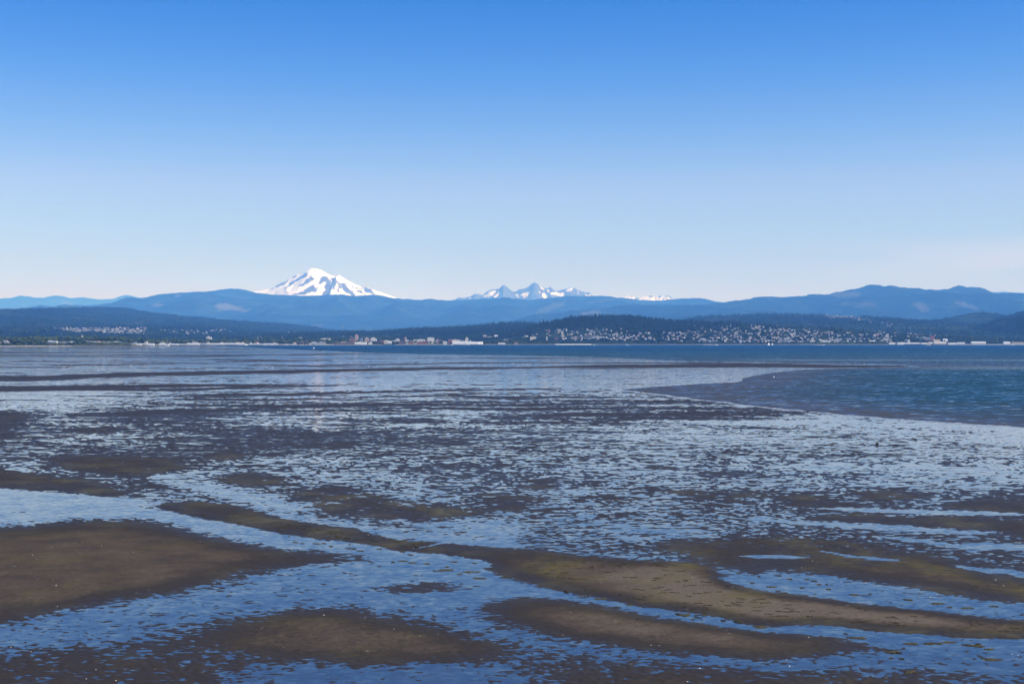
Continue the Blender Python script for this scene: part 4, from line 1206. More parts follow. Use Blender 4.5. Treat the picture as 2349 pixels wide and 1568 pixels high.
def hit(h, px, py):
    """where the sight line through a photo pixel first meets a hillside"""
    ys = np.linspace(h[1][0], h[1][-1], 160)
    xs = (px - CX) / FOC * ys
    zs = surf_z(h, xs, ys)
    pyy = CY - FOC * (zs - CAM_H) / ys
    k = np.argmax(pyy <= py) if (pyy <= py).any() else int(np.argmin(pyy))
    return float(xs[k]), float(ys[k]), float(zs[k])


# ------------------------------------------------------------------ houses
HOUSE_KINDS = [('grey', GREYW, 'grey', GROOF), ('tan', TAN, 'brown', BROOF), ('brown', DARKB, 'grey', GROOF), ('white', WHITE, 'grey', GROOF), ('white', WHITE, 'brown', BROOF), ('cream', CREAM, 'grey', GROOF), ('grey', GREYW, 'brown', BROOF), ('pale blue grey', BLUEG, 'pale', WROOF), ('white', WHITE, 'red', RROOF), ('cream', CREAM, 'brown', BROOF)]
HOUSE_ME = []
for wname, wm, rname, rm in HOUSE_KINDS:
    for along in ('x', 'y'):
        b = MB()
        b.box(-5.5, 5.5, -4.5, 4.5, -3, 5.4, 0)
        b.gable(-6.1, 6.1, -5.1, 5.1, 5.4, 8.4, along, 1)
        b.box(-4.2, -2.4, -4.56, -4.5, 1.2, 2.8, 2).box(1.8, 4.0, -4.56, -4.5, 1.2, 2.8, 2).box(-.6, .5, -4.56, -4.5, 0.2, 2.3, 2)
        b.box(-4.2, -2.4, -4.56, -4.5, 3.6, 4.8, 2).box(1.8, 4.0, -4.56, -4.5, 3.6, 4.8, 2).box(2.2, 3.0, 1.0, 1.8, 6.0, 9.0, 1)
        HOUSE_ME.append((b.mesh('house', [wm, rm, GLASS]), wname, rname, along))
HOUSE_PTS = []


def place_house(x, y, z, zone, group, kinds=None, scale=1.0):
    me, wname, rname, along = random.choice([h for h in HOUSE_ME if kinds is None or h[1] in kinds])
    o = link('house', me, None, (x, y, z), random.uniform(-.5, .5), (scale * random.uniform(.8, 1.25), scale, scale * random.uniform(.85, 1.1)))
    HOUSE_PTS.append((x, y))
    return tag(o, f'{wname} house with {rname} roof {zone}', 'house', group)


def zone_points(poly_, n, rng=random):
    xs = [p[0] for p in poly_]; ys = [p[1] for p in poly_]
    out = []
    while len(out) < n:
        p = (rng.uniform(min(xs), max(xs)), rng.uniform(min(ys), max(ys)))
        if inside(np.array(p[0]), np.array(p[1]), poly_):
            out.append(p)
    return out


far_houses = []
for poly_, n, zone, grp in [
    ([(1290, 768), (1400, 766), (1520, 768), (1640, 765), (1700, 760), (1780, 753), (1830, 756), (1900, 760), (2000, 768), (2060, 776), (2040, 785), (1800, 785), (1500, 780), (1290, 779)], 190, 'on the lower slope of the town hill', 'houses on the lower town hill'),
    ([(1560, 745), (1700, 742), (1790, 748), (1700, 760), (1640, 766), (1500, 764)], 34, 'among the tall trees high on the town hill', 'houses high on the town hill'),
    ([(1190, 762), (1290, 758), (1420, 752), (1480, 756), (1420, 764), (1290, 770), (1190, 775)], 26, 'below the dark wooded crest of the town hill', 'houses below the wooded crest'),
]:
    for px, py in zone_points(poly_, n):
        x, y, z = hit(H_TOWN, px, py)
        z = max(z, land_z(x, y))
        place_house(x, y, z, zone, grp, scale=random.uniform(.62, .98))
for px, py in zone_points([(1890, 722), (1960, 722), (2010, 731), (2060, 745), (2040, 750), (1960, 732), (1895, 731)], 34):
    x, y, z = hit(H_BACK, px, py)
    place_house(x, y, z, 'beside the bare clearing on the hill behind the town', 'houses at the hilltop clearing', ('white', 'cream'), 1.1)
for px, py in zone_points([(120, 754), (215, 752), (335, 752), (330, 766), (240, 764), (180, 762)], 190) + zone_points([(360, 757), (520, 755), (540, 766), (380, 766)], 45):
    far_houses.append(hit(H_SUB, px, py))
for px, py in zone_points([(590, 762), (700, 760), (810, 766), (800, 774), (590, 775)], 60):
    far_houses.append(hit(H_SUB, px, py + 2))
for px, py in zone_points([(1990, 755), (2120, 757), (2180, 765), (2100, 775), (2010, 770)], 40) + zone_points([(1130, 762), (1200, 752), (1240, 752), (1190, 768)], 24):
    far_houses.append(hit(H_TOWN, px, py))
for px, py in zone_points([(1290, 768), (1400, 764), (1520, 764), (1640, 757), (1700, 752), (1780, 749), (1830, 753), (1900, 758), (2000, 766), (2060, 776), (2040, 785), (1800, 786), (1500, 782), (1290, 780)], 300):
    far_houses.append(hit(H_TOWN, px, py))
b = MB()
for x, y, z in far_houses:
    w, d_, hh = random.uniform(3.5, 6.5), random.uniform(3.5, 5), random.uniform(3, 5)
    b.box(x - w, x + w, y - d_, y + d_, z - 4, z + hh, random.choice((0, 2, 4, 4, 4, 5)))
    b.gable(x - w - .5, x + w + .5, y - d_ - .5, y + d_ + .5, z + hh, z + hh + 2.6, random.choice('xy'), random.choice((1, 1, 3, 4)))
    HOUSE_PTS.append((x, y))
tag(b.build('house_estate', [WHITE, GROOF, CREAM, BROOF, GREYW, TAN]), 'many small pale houses crowded on the far hillsides', 'houses', kind='stuff')
# ------------------------------------------------------------------ town buildings


def building(name, label, px0, px1, pyt, setback, wall, roof='flat', roofm=None, rows_=0, cols_=0, depth=18.0, cat='building', group=None, hit_h=None, pyb=None, extra=None, sink=3.0):
    """one building of the far shore: its front between two photo columns, its eaves at a photo row, standing on the terrain"""
    pm = (px0 + px1) / 2
    if hit_h is not None:
        _, y, _ = hit(hit_h, pm, pyb)
    else:
        y = float(shore_y((pm - CX) / FOC)) + setback
    x = (pm - CX) / FOC * y
    w = (px1 - px0) / FOC * y
    zb = terrain_z(x, y) if hit_h is None else max(float(surf_z(hit_h, x, y)), land_z(x, y))
    zt = CAM_H + (CY - pyt) / FOC * y
    h = max(zt - zb, 3.0)
    root = tag(empty(name, (x, y, zb)), label, cat, group)
    hw = w / 2
    rh = {'flat': 0.0, 'gable': min(0.30 * min(w, depth), 0.45 * h), 'gable_y': min(0.30 * w, 0.45 * h)}[roof]
    wh = h - rh
    bw = MB().box(-hw, hw, 0, depth, -sink, wh, 0)
    bw.build('wall', wall, root)
    rm = roofm or GROOF
    br = MB()
    if roof == 'flat':
        br.box(-hw - .3, hw + .3, -.3, depth + .3, wh, wh + .5)
        if w > 14 and depth > 12:
            br.box(-hw * .35, hw * .1, depth * .3, depth * .6, wh + .5, wh + 2.2)
    elif roof == 'gable':
        br.gable(-hw - .5, hw + .5, -.6, depth + .6, wh, wh + rh, 'x')
    else:
        br.gable(-hw - .5, hw + .5, -.6, depth + .6, wh, wh + rh, 'y')
    br.build('roof', rm, root)
    if rows_:
        bwn = MB()
        fh = wh / rows_
        for r_ in range(rows_):
            z0, z1 = r_ * fh + fh * .35, r_ * fh + fh * .78
            cw = w / cols_
            for c_ in range(cols_):
                bwn.box(-hw + cw * (c_ + .22), -hw + cw * (c_ + .78), -.08, 0, z0, z1)
        tag(bwn.build('windows', GLASS, root), kind='stuff')
    if extra:
        extra(root, hw, wh, depth)
    return root


def chimney_pots(root, hw, wh, d):
    MB().cyl(-hw * .5, d * .5, wh, wh + 5, .8, .7, 8).build('vent_stack', STEEL, root)


def spire(root, hw, wh, d):
    b = MB(); b.box(-2.6, 2.6, 3, 8.2, wh, wh + 8); b.build('clock_tower', DARKB, root)
    MB().add([(-3, 2.6, wh + 8), (3, 2.6, wh + 8), (3, 8.6, wh + 8), (-3, 8.6, wh + 8), (0, 5.6, wh + 17)], [(0, 1, 4), (1, 2, 4), (2, 3, 4), (3, 0, 4), (3, 2, 1, 0)]).build('spire', GROOF, root)
    for sx in (-1, 1):
        MB().add([(sx * hw * .75 - 2, 2, wh), (sx * hw * .75 + 2, 2, wh), (sx * hw * .75 + 2, 6, wh), (sx * hw * .75 - 2, 6, wh), (sx * hw * .75, 4, wh + 6)], [(0, 1, 4), (1, 2, 4), (2, 3, 4), (3, 0, 4)]).build('turret', GROOF, root)


def rooftop_block(mat_, k=.5, hh=4.0):
    def f(root, hw, wh, d):
        MB().box(-hw * k, hw * k * .6, d * .2, d * .8, wh + .5, wh + hh).build('rooftop_block', mat_, root)
    return f


def left_wing(mat_, frac=.5, wide=.6):
    def f(root, hw, wh, d):
        MB().box(-hw - hw * wide, -hw, 1, d - 1, -3, wh * frac).build('wing', mat_, root)
    return f


B = building
# --- left shore
B('hall', 'pale hall with a wide low gable roof beside the white chimney', 193, 208, 775.5, 320, WHITE, 'gable', WROOF)
B('bluff_house', 'long white house under dark trees at the left end of the bluff', -2, 17, 779.8, 70, WHITE, 'gable', GROOF, 1, 6)
B('bluff_house', 'small white house just right of the long house on the bluff', 22, 31, 780, 75, WHITE, 'gable', GROOF, 1, 3)
B('bluff_house', 'cream house with grey roof on the grassy bluff top', 94, 104, 781.5, 70, CREAM, 'gable', GROOF, 1, 3)
B('bluff_house', 'blue grey house on the bluff between two cream ones', 110, 119, 781, 76, BLUEG, 'gable', WROOF, 1, 3)
B('bluff_house', 'white gabled house at the middle of the bluff', 121, 129, 780.5, 74, WHITE, 'gable_y', GROOF, 2, 2)
B('bluff_house', 'low grey house near the right end of the bluff', 137, 151, 783, 62, GREYW, 'gable', GROOF, 1, 4)
B('bluff_house', 'white house with tall gable last on the bluff', 156, 163, 782, 64, WHITE, 'gable_y', GROOF, 2, 2)
for px, w, t, lab, m_, k in [(203, 4, 782, 'bright white gabled cottage behind the black rail causeway', WHITE, 'gable_y'), (215, 7, 782.6, 'white cottage with a long roof behind the causeway', WHITE, 'gable'), (225, 6, 781.8, 'cream house with a red roof above the causeway', CREAM, 'gable'),
                             (238, 5, 783.5, 'grey cottage in the bushes above the causeway', GREYW, 'gable'), (248, 5, 783.3, 'small white cottage in the bushes above the causeway', WHITE, 'gable_y'), (264, 6, 781.8, 'white two storey house right of the small cottages', WHITE, 'gable'),
                             (272, 7, 782, 'white house with blue roof before the dark trees', WHITE, 'gable'), (335, 6, 781.5, 'lone white house on the green bank behind the ship', WHITE, 'gable_y'), (310, 5, 784, 'low grey house on the green bank behind the ship', GREYW, 'gable')]:
    B('shore_house', lab, px - w / 2, px + w / 2, t, 130, m_, k, RROOF if 'red roof' in lab else (BLUEG if 'blue roof' in lab else GROOF), 1, 3, depth=10)
for k in range(34):
    px = random.choice((random.uniform(375, 480), random.uniform(500, 600), random.uniform(590, 735)))
    y = float(shore_y((px - CX) / FOC)) + random.uniform(140, 420)
    x = (px - CX) / FOC * y
    place_house(x, y, terrain_z(x, y) + 2.5, 'in the flat neighbourhood behind the white harbour sheds', 'houses behind the harbour sheds', ('white', 'cream', 'grey'), 1.0)
B('apartment_block', 'white flat topped block rising above trees behind the harbour sheds', 473, 484.5, 773, 0, WHITE, 'flat', WROOF, 3, 5, hit_h=H_SUB, pyb=778, extra=rooftop_block(WHITE))
for px0, px1, t, lab, m_, rm in [
    (300, 322, 787.6, 'low white shed left of the moored ship', WHITE, WROOF), (326, 352, 787.3, 'long white shed beside the bow of the ship', WHITE, WROOF),
    (392, 407, 788, 'low white shed just right of the ship', WHITE, WROOF), (410, 424, 788.6, 'low round roofed shed between pier and long sheds', GREYW, WROOF),
    (428, 456, 786.6, 'long white shed with a pale roof behind the pier piles', WHITE, WROOF), (457, 469, 787.2, 'blue grey shed between the long white sheds', BLUEG, GROOF),
    (470, 512, 786.8, 'long white roofed boat shed over dark openings', GREYW, WROOF), (513, 546, 786.4, 'second long white roofed boat shed', GREYW, WROOF),
    (571, 600, 787.6, 'blue grey shed right of the ferry', BLUEG, WROOF), (604, 636, 787.2, 'long low grey shed on the breakwater', GREYW, WROOF),
    (638, 676, 788.2, 'very long low grey shed near the marina', GREYW, GROOF)]:
    B('harbour_shed', lab, px0, px1, t, 40, m_, 'gable', rm, depth=22)
B('flat_roofed_hall', 'dark flat roofed hall near the marina', 680, 707, 784, 90, DARK, 'flat', GROOF, 1, 7)
B('boat_house', 'grey hall with a steep gable like an open tent', 713, 728, 784, 110, BLUEG, 'gable_y', WROOF)
B('grey_hall', 'long grey hall right of the steep gabled hall', 729, 745, 784.6, 120, GREYW, 'flat', WROOF, 1, 6)
B('hospital', 'big white blocky building alone above the trees left of downtown', 736, 757, 776, 800, WHITE, 'flat', WROOF, 4, 8, extra=left_wing(WHITE, .6, .28))
B('warehouse', 'long brown warehouse with a pale roof edge left of the bright white one', 767, 812, 785.2, 80, DARKB, 'flat', WROOF, depth=30)
B('warehouse', 'long bright white warehouse on the downtown waterfront', 812, 840, 784.3, 70, WHITE, 'flat', WROOF, depth=30)
B('museum', 'dark red brick museum with a central spire and corner turrets', 801, 812, 777.5, 420, BRICK, 'flat', GROOF, 3, 6, extra=spire)
B('tower_block', 'tallest tower in town with pinkish brick walls', 814, 821, 768.6, 440, PINKB, 'flat', GROOF, 11, 4, extra=rooftop_block(PINKB, .6, 4))
B('office_block', 'slim blue grey office block right of the tall pink tower', 826, 831.5, 775.5, 420, BLUEG, 'flat', GROOF, 5, 3)
B('brick_block', 'brick block with a flat white roof right of the slim office', 836.5, 846, 775.6, 400, PINKB, 'flat', WROOF, 5, 5, extra=rooftop_block(GREYW))
B('apartment_block', 'white stepped block with several roof huts right of the brick block', 850, 863.5, 776.8, 410, WHITE, 'flat', WROOF, 3, 7, extra=rooftop_block(WHITE, .8, 5))
B('low_block', 'red roofed low building in front of the museum', 786, 794, 781.5, 300, BRICK, 'gable', RROOF)
B('low_block', 'white low block below the white stepped block', 845, 853, 783.5, 110, WHITE, 'gable_y', WROOF)
B('low_block', 'dark low block with many windows below the white stepped block', 853, 872, 782.5, 150, DARK, 'flat', GROOF, 2, 9)
for px0, px1, t, sb, m_, r_, nr, nc, lab in [
    (881, 891, 780.5, 200, CREAM, 'flat', 1, 5, 'cream low shop at the left of the brick quarter'), (889, 898, 782, 140, WHITE, 'gable', 1, 4, 'white gabled shop near the water left of the brick quarter'), (908, 916, 776.8, 300, WHITE, 'flat', 3, 4, 'white cube shaped block left of the red tower'),
    (900, 907, 780, 230, GREYW, 'flat', 2, 3, 'grey block left of the white cube'), (914, 925, 782, 150, DARKB, 'flat', 2, 5, 'dark brick block in front of the red tower'), (923, 928, 774, 380, DARK, 'flat', 6, 2, 'dark slab touching the red tower'), (927.8, 932, 773, 390, PINKB, 'flat', 8, 2, 'red and pink brick tower with a rounded top in the brick quarter'),
    (931, 937, 779.5, 230, WHITE, 'flat', 2, 3, 'white block at the foot of the red tower'), (938, 946, 780.5, 180, BRICK, 'gable_y', 2, 4, 'red brick church hall with a pointed gable'), (948, 957, 779, 320, CREAM, 'flat', 2, 4, 'cream block behind the church hall'), (956, 978, 784.4, 90, BRICK, 'flat', 1, 9, 'long red brick depot on the waterfront'),
    (958, 974, 778, 340, WHITE, 'flat', 2, 7, 'long white block behind the red depot'), (976, 981, 779, 280, BRICK, 'flat', 3, 2, 'narrow brick block left of the white slab building'), (980, 995.5, 774, 360, WHITE, 'flat', 5, 6, 'large stark white slab building in the centre of town'),
    (996, 1003, 781, 260, TAN, 'flat', 2, 3, 'tan block right of the white slab building'), (1001, 1006, 776.5, 380, PINKB, 'gable_y', 3, 2, 'pink gabled house above the centre'), (1005, 1017, 779.5, 230, DARKB, 'flat', 3, 5, 'dark brick block left of the steaming chimney'), (1016, 1025, 783, 120, WHITE, 'flat', 1, 4, 'white plant building by the water'),
    (1028, 1036, 778, 260, BRICK, 'flat', 4, 4, 'pair of red brick bays beside the cream columns'), (1036.5, 1055, 778.6, 250, CREAM, 'flat', 3, 8, 'cream apartment row with tall white bays'), (1068, 1074, 773, 430, CREAM, 'gable_y', 3, 2, 'cream gabled house above the cream apartment row'),
    (872, 880, 781, 240, BRICK, 'flat', 2, 4, 'small brick block left of the cream shop'), (1055, 1064, 780, 300, GREYW, 'flat', 2, 4, 'grey block at the end of the cream apartment row')]:
    B('town_block', lab, px0, px1, t, sb, m_, r_, WROOF if m_ in (WHITE, CREAM) else GROOF, nr, nc, depth=14)
B('mill_shed', 'white gabled mill shed on the dark dock left of the chimneys', 1038, 1066, 783.4, 18, WHITE, 'gable', WROOF, depth=30)
B('mill_shed', 'longer white gabled mill shed between the chimneys and the domed tanks', 1068, 1094, 783.6, 18, WHITE, 'gable', WROOF, depth=30)
for px, t, lab in ((1067, 779.5, 'white chimney between the two mill sheds'), (1078.5, 779.8, 'white chimney rising behind the longer mill shed')):
    y = float(shore_y((px - CX) / FOC)) + 60
    root = tag(empty('chimney_stack', ((px - CX) / FOC * y, y, 2.5)), lab, 'chimney')
    MB().cyl(0, 0, 0, (CY - t) / FOC * y + CAM_H - 2.5, 1.9, 1.4, 10).build('shaft', WHITE, root)
    MB().cyl(0, 0, (CY - t) / FOC * y + CAM_H - 2.5, (CY - t) / FOC * y + CAM_H - 1.5, 1.6, 1.6, 10).build('rim', GREYW, root)
for px, r_, lab in ((1096.5, 5.5, 'smallest white domed tank beside the longer mill shed'), (1100, 6.5, 'middle white domed tank on the dock'), (1104.8, 6.5, 'white domed tank at the right end of the dock')):
    y = float(shore_y((px - CX) / FOC)) + 26
    root = tag(empty('storage_tank', ((px - CX) / FOC * y, y, 2.2)), lab, 'tank', 'domed tanks on the dock')
    MB().cyl(0, 0, 0, 9, r_, r_, 14).build('shell', WHITE, root)
    MB().dome(0, 0, 9, r_, 4, 14, 3).build('dome', WROOF, root)
B('pavilion', 'white pavilion with a low roof on the point right of the dock', 1143, 1159, 786.2, 20, CREAM, 'gable', WROOF, 1, 5)
B('boathouse', 'small square pink boathouse on the shore below the wooded hill', 1180, 1189, 785.2, 8, PINKB, 'gable', BROOF, 1, 3)
B('school', 'wide cream school with white end block on the hillside', 1117, 1134, 773, 0, CREAM, 'flat', WROOF, 2, 9, hit_h=H_TOWN, pyb=778, extra=rooftop_block(WHITE, .9, 4))
B('school_tower', 'tall white block at the right end of the cream school', 1134, 1140.5, 772.5, 0, WHITE, 'flat', WROOF, 4, 3, hit_h=H_TOWN, pyb=779)
for px0, px1, t, pb, m_, r_, nr, nc, lab in [
    (1108, 1116, 767.5, 771, PINKB, 'gable', 2, 4, 'pink house with broad roof above the cream school'), (1134, 1142, 768, 771, WHITE, 'gable', 1, 4, 'white gabled house above the white school block'), (1156, 1166, 777.3, 780, WHITE, 'flat', 1, 5, 'long low white building in trees right of the school'),
    (1249, 1251.5, 755.5, 763, BRICK, 'flat', 6, 1, 'slim red brick tower on the slope, left of a pair'), (1258, 1262, 755, 761, BRICK, 'flat', 5, 2, 'wider red brick tower on the slope, right of a pair'), (1251.5, 1257.5, 757, 762, GREYW, 'flat', 2, 4, 'grey link building between the red brick towers'),
    (1278, 1288, 754.5, 761, GREYW, 'flat', 2, 6, 'grey campus hall with a pale roof right of the red towers'), (1293, 1301, 754, 760.5, WHITE, 'flat', 2, 4, 'bright white campus hall on the slope'), (1288, 1292, 759, 767, CREAM, 'flat', 4, 2, 'cream stair tower below the white campus hall'),
    (1318, 1328, 754.3, 758, CREAM, 'flat', 1, 6, 'cream campus hall with a dome of trees above'), (1334, 1339, 752, 754, PINKB, 'gable', 1, 2, 'pink roofed house at the edge of the dark woods'), (1344.3, 1346.8, 765, 776, PINKB, 'flat', 7, 1, 'slim pink tower in the middle of the slope'),
    (1346.8, 1353, 767, 776, DARKB, 'flat', 5, 3, 'dark block joined to the slim pink tower'), (1353, 1358, 764, 771, CREAM, 'flat', 4, 2, 'cream block right of the dark joined block'), (1358, 1387, 771, 775.5, GREYW, 'flat', 2, 14, 'long pale apartment row right of the slim pink tower'),
    (1344, 1357, 774.4, 778, BLUEG, 'flat', 1, 8, 'low blue grey row under the slim pink tower'), (1253, 1256, 772, 780, WHITE, 'flat', 5, 1, 'tall narrow white end wall among the trees'), (1272, 1283, 773.4, 779.5, DARKB, 'flat', 3, 6, 'brown apartment block with a row of white balconies'),
    (1216, 1230, 772.5, 779, CREAM, 'flat', 2, 7, 'wide cream apartment block near the shore trees'), (1204, 1211, 769.6, 773, WHITE, 'gable', 2, 3, 'white house with long roof left of the cream apartments'), (1229, 1233, 765, 768, CREAM, 'flat', 2, 2, 'small cream block under the brick towers'),
    (1315, 1340, 773.3, 775, BRICK, 'flat', 1, 11, 'long low brick row in the trees'), (1352, 1366, 758.5, 763, BLUEG, 'flat', 2, 5, 'blue grey hall under the dark woods'),
    (1401, 1404, 756, 761, GREYW, 'flat', 3, 2, 'grey block with pale corners under the dark woods'),
    (1612, 1628, 780.4, 784, BLUEG, 'flat', 2, 9, 'dark glazed apartment row left of a white end wall'), (1628, 1630.5, 780, 784.5, WHITE, 'flat', 3, 1, 'white end wall closing the dark glazed row'), (1631, 1642, 780.6, 784.5, BLUEG, 'flat', 2, 7, 'second dark glazed row by the sandy beach'),
    (1642, 1645.5, 780, 784.5, WHITE, 'flat', 3, 2, 'bright white square block above the sandy beach'), (1662, 1665.5, 778, 784.5, WHITE, 'flat', 4, 1, 'slim white apartment tower left of two taller ones'), (1665.5, 1669, 775, 783, CREAM, 'flat', 5, 2, 'cream apartment tower with balconies'),
    (1697, 1701.5, 780, 786, WHITE, 'flat', 4, 2, 'tall white apartment block near the long pier'), (1707, 1710, 781, 785, CREAM, 'flat', 3, 2, 'small cream block near the long pier'), (1718, 1721.5, 780, 784.5, WHITE, 'flat', 3, 1, 'white end wall near the long pier'), (1748, 1751, 780.6, 784, WHITE, 'flat', 3, 1, 'white gable end left of the sailing boats'),
    (1786, 1816, 780.3, 784.5, BLUEG, 'flat', 3, 16, 'long blue glazed building above the shore right of the sailing boats'), (1816.2, 1818.5, 781, 784.5, WHITE, 'flat', 3, 1, 'white end wall of the blue glazed building'), (1860, 1870, 779.8, 784, CREAM, 'flat', 2, 5, 'cream apartment row above the rocky shore'), (1882, 1905, 780.8, 785, WHITE, 'flat', 2, 10, 'wide white apartment row above the rocky shore'),
    (1910, 1927, 778, 782, GREYW, 'flat', 2, 8, 'grey apartment row under the houses'), (1940, 1956, 776.6, 779, WHITE, 'flat', 1, 8, 'long white roofed row among the houses'), (1942, 1948, 762, 765, CREAM, 'flat', 1, 3, 'bright cream building among the upper houses'),
    (1892, 1910, 761, 765, TAN, 'flat', 1, 7, 'tan school hall among the upper houses'), (1990, 2006, 780.8, 784, CREAM, 'gable', 1, 6, 'cream gabled hall beyond the green park'), (2030, 2040, 775.5, 781, WHITE, 'gable_y', 3, 4, 'tall white gabled house left of the ship yard')]:
    B('hill_building', lab, px0, px1, t, 0, m_, r_, WROOF if m_ in (WHITE, CREAM) and 'pink' not in lab else GROOF, nr, nc, depth=13, hit_h=H_TOWN, pyb=pb)
# --- shipyard at the right
for px0, px1, t, sb, m_, rm, lab in [
    (2040, 2058, 785.2, 35, WHITE, WROOF, 'long white shed left of the bright white cube'), (2059, 2065, 785, 12, WHITE, WROOF, 'bright white cube on the dark dock, left half'), (2065.6, 2075, 784.8, 12, WHITE, WROOF, 'bright white cube on the dark dock, right half'),
    (2076, 2112, 785.6, 60, GREYW, WROOF, 'long pale roofed shed behind the dock'), (2084, 2087, 779, 140, WHITE, WROOF, 'small white tower behind the dock'), (2114, 2128, 786, 40, WHITE, WROOF, 'white shed at the right end of the dock'),
    (2130, 2144, 784.8, 60, TAN, WROOF, 'tan shed with a pale roof right of the dock'), (2144, 2171, 783.8, 45, TAN, WROOF, 'long tan shed with a bright white roof'), (2176, 2194, 786, 40, WHITE, WROOF, 'low white shed before the beach'), (2196, 2214, 785, 60, GREYW, WROOF, 'grey shed with a pale roof before the beach'),
    (2229, 2262, 783.4, 60, GREYW, WROOF, 'very long grey warehouse with a pale roof behind the beach'), (2303, 2318, 783.6, 90, WHITE, WROOF, 'white shed among trees at the right end'), (2322, 2349, 784.2, 80, TAN, GROOF, 'tan houses row at the right edge')]:
    B('yard_shed', lab, px0, px1, t, sb, m_, 'flat' if 'cube' in lab or 'tower' in lab else 'gable', rm, depth=20)
B('red_block', 'dark red block standing tall above the shipyard', 2135, 2144, 770.5, 420, BRICK, 'flat', RROOF, 4, 4)
B('yard_block', 'wide white roofed block left of the dark red block', 2111, 2134, 773.6, 420, BLUEG, 'flat', WROOF, 2, 9)
B('yard_block', 'brown block with pale roof behind the shipyard', 2121, 2133, 777, 300, DARKB, 'flat', WROOF, 2, 5)
B('yard_block', 'tan block under the dark red block', 2142, 2157, 779, 260, TAN, 'gable', TAN, 1, 5)
B('yard_block', 'white roofed shop right of the dark red block', 2164, 2174, 777, 340, WHITE, 'gable', WROOF)
B('yard_block', 'blue grey block left of the dark red block', 2076, 2088, 779, 260, BLUEG, 'flat', WROOF, 2, 5)
B('yard_block', 'white building on the far road at the right edge', 2306, 2322, 771.5, 0, GREYW, 'flat', WROOF, 1, 6, hit_h=H_RE, pyb=775)
B('yard_block', 'pale long building on the far road at the right edge', 2331, 2352, 770.5, 0, TAN, 'gable', CREAM, 1, 6, hit_h=H_RE, pyb=775)

# ------------------------------------------------------------------ docks, causeway, beaches, boats


def shore_pt(px, setback):
    u = (px - CX) / FOC
    y = float(shore_y(u)) + setback
    return u * y, y


def shore_strip(name, px0, px1, s0, s1, z0, z1, mat_, label, cat, n=24, kind=None):
    """a low bank or deck that follows the waterline"""
    V, F = [], []
    for k in range(n + 1):
        px = px0 + (px1 - px0) * k / n
        a, b_ = shore_pt(px, s0), shore_pt(px, s1)
        jit = 0.0 if kind is None else random.uniform(-.25, .25)
        V += [(a[0], a[1], -1.5), (a[0], a[1], z0 + jit), (b_[0], b_[1], z1 + jit), (b_[0], b_[1], -1.5)]
        if k:
            o = 4 * (k - 1)
            F += [(o + i, o + 4 + i, o + 5 + i, o + 1 + i) for i in range(3)]
    F += [(0, 1, 2, 3), (4 * n + 3, 4 * n + 2, 4 * n + 1, 4 * n)]
    o = link(name, mesh_np(name, V, np.array(F), [mat_]))
    return tag(o, None, None, None, kind) if kind == 'structure' else tag(o, label, cat, None, kind)


random.seed(11)
shore_strip('beach', -30, 165, -14, 16, .5, 1.6, SAND, None, None, 60, 'structure')
shore_strip('beach', 165, 290, -10, 10, .4, 1.2, ROCKM, None, None, 40, 'structure')
shore_strip('beach', 1612, 1648, -10, 18, .4, 2.4, SAND, None, None, 14, 'structure')
shore_strip('beach', 2172, 2380, -12, 20, .4, 2.8, SAND, None, None, 40, 'structure')
shore_strip('beach', 1925, 2045, -9, 10, .4, 1.8, ROCKM, None, None, 30, 'structure')
shore_strip('sea_wall', 1273, 1357, -4, 4, 3.4, 3.4, WHITE, 'long low white sea wall along the shore below the wooded hill', 'wall')
shore_strip('causeway', 200, 300, -8, -2, 3.0, 3.2, DARK, 'dark rail causeway on the water in front of the white cottages', 'causeway')
shore_strip('dock', 1027, 1108, -6, 50, 2.6, 2.6, DARK, 'long dark dock carrying the white mill sheds and domed tanks', 'dock')
shore_strip('dock', 2074, 2130, -8, 40, 2.6, 2.6, DARK, 'dark dock right of the bright white cube', 'dock')
shore_strip('breakwater', 500, 562, -30, -18, 2.2, 2.2, DARK, 'dark breakwater in front of the ferry', 'breakwater')
shore_strip('breakwater', 610, 766, -8, 0, 1.6, 1.8, ROCKM, 'pale stone breakwater in front of the marina', 'breakwater', 60)
shore_strip('sea_bank', 770, 1026, -6, 8, 2.0, 2.6, ROCKM, None, None, 80, 'structure')
shore_strip('sea_bank', 1186, 1610, -6, 6, .8, 1.5, ROCKM, None, None, 120, 'structure')
shore_strip('sea_bank', 1650, 1925, -6, 6, 1.0, 1.8, ROCKM, None, None, 80, 'structure')


def pier(label, px0, px1, s, npile, wide=5.0):
    a, b_ = shore_pt(px0, s), shore_pt(px1, s)
    d = Vector((b_[0] - a[0], b_[1] - a[1], 0)); ln = d.length
    root = tag(empty('pier', (a[0], a[1], 0), math.atan2(d.y, d.x)), label, 'pier')
    MB().box(0, ln, -wide / 2, wide / 2, 2.6, 3.1).build('deck', DARK, root)
    pm = MB().cyl(0, 0, -2, 2.6, .45, .45, 6).mesh('pile', [DARK])
    for k in range(npile):
        link('pile', pm, root, (ln * (k + .5) / npile, -wide / 2 + .5, 0))
    return root


pier('dark pier beside the moored white ship', 293, 393, -34, 30)
pier('old pile pier right of the ship with gaps between the piles', 398, 480, -22, 22, 3)
pier('long thin pier on piles in front of the lower town houses', 1702, 1760, -16, 22, 3)


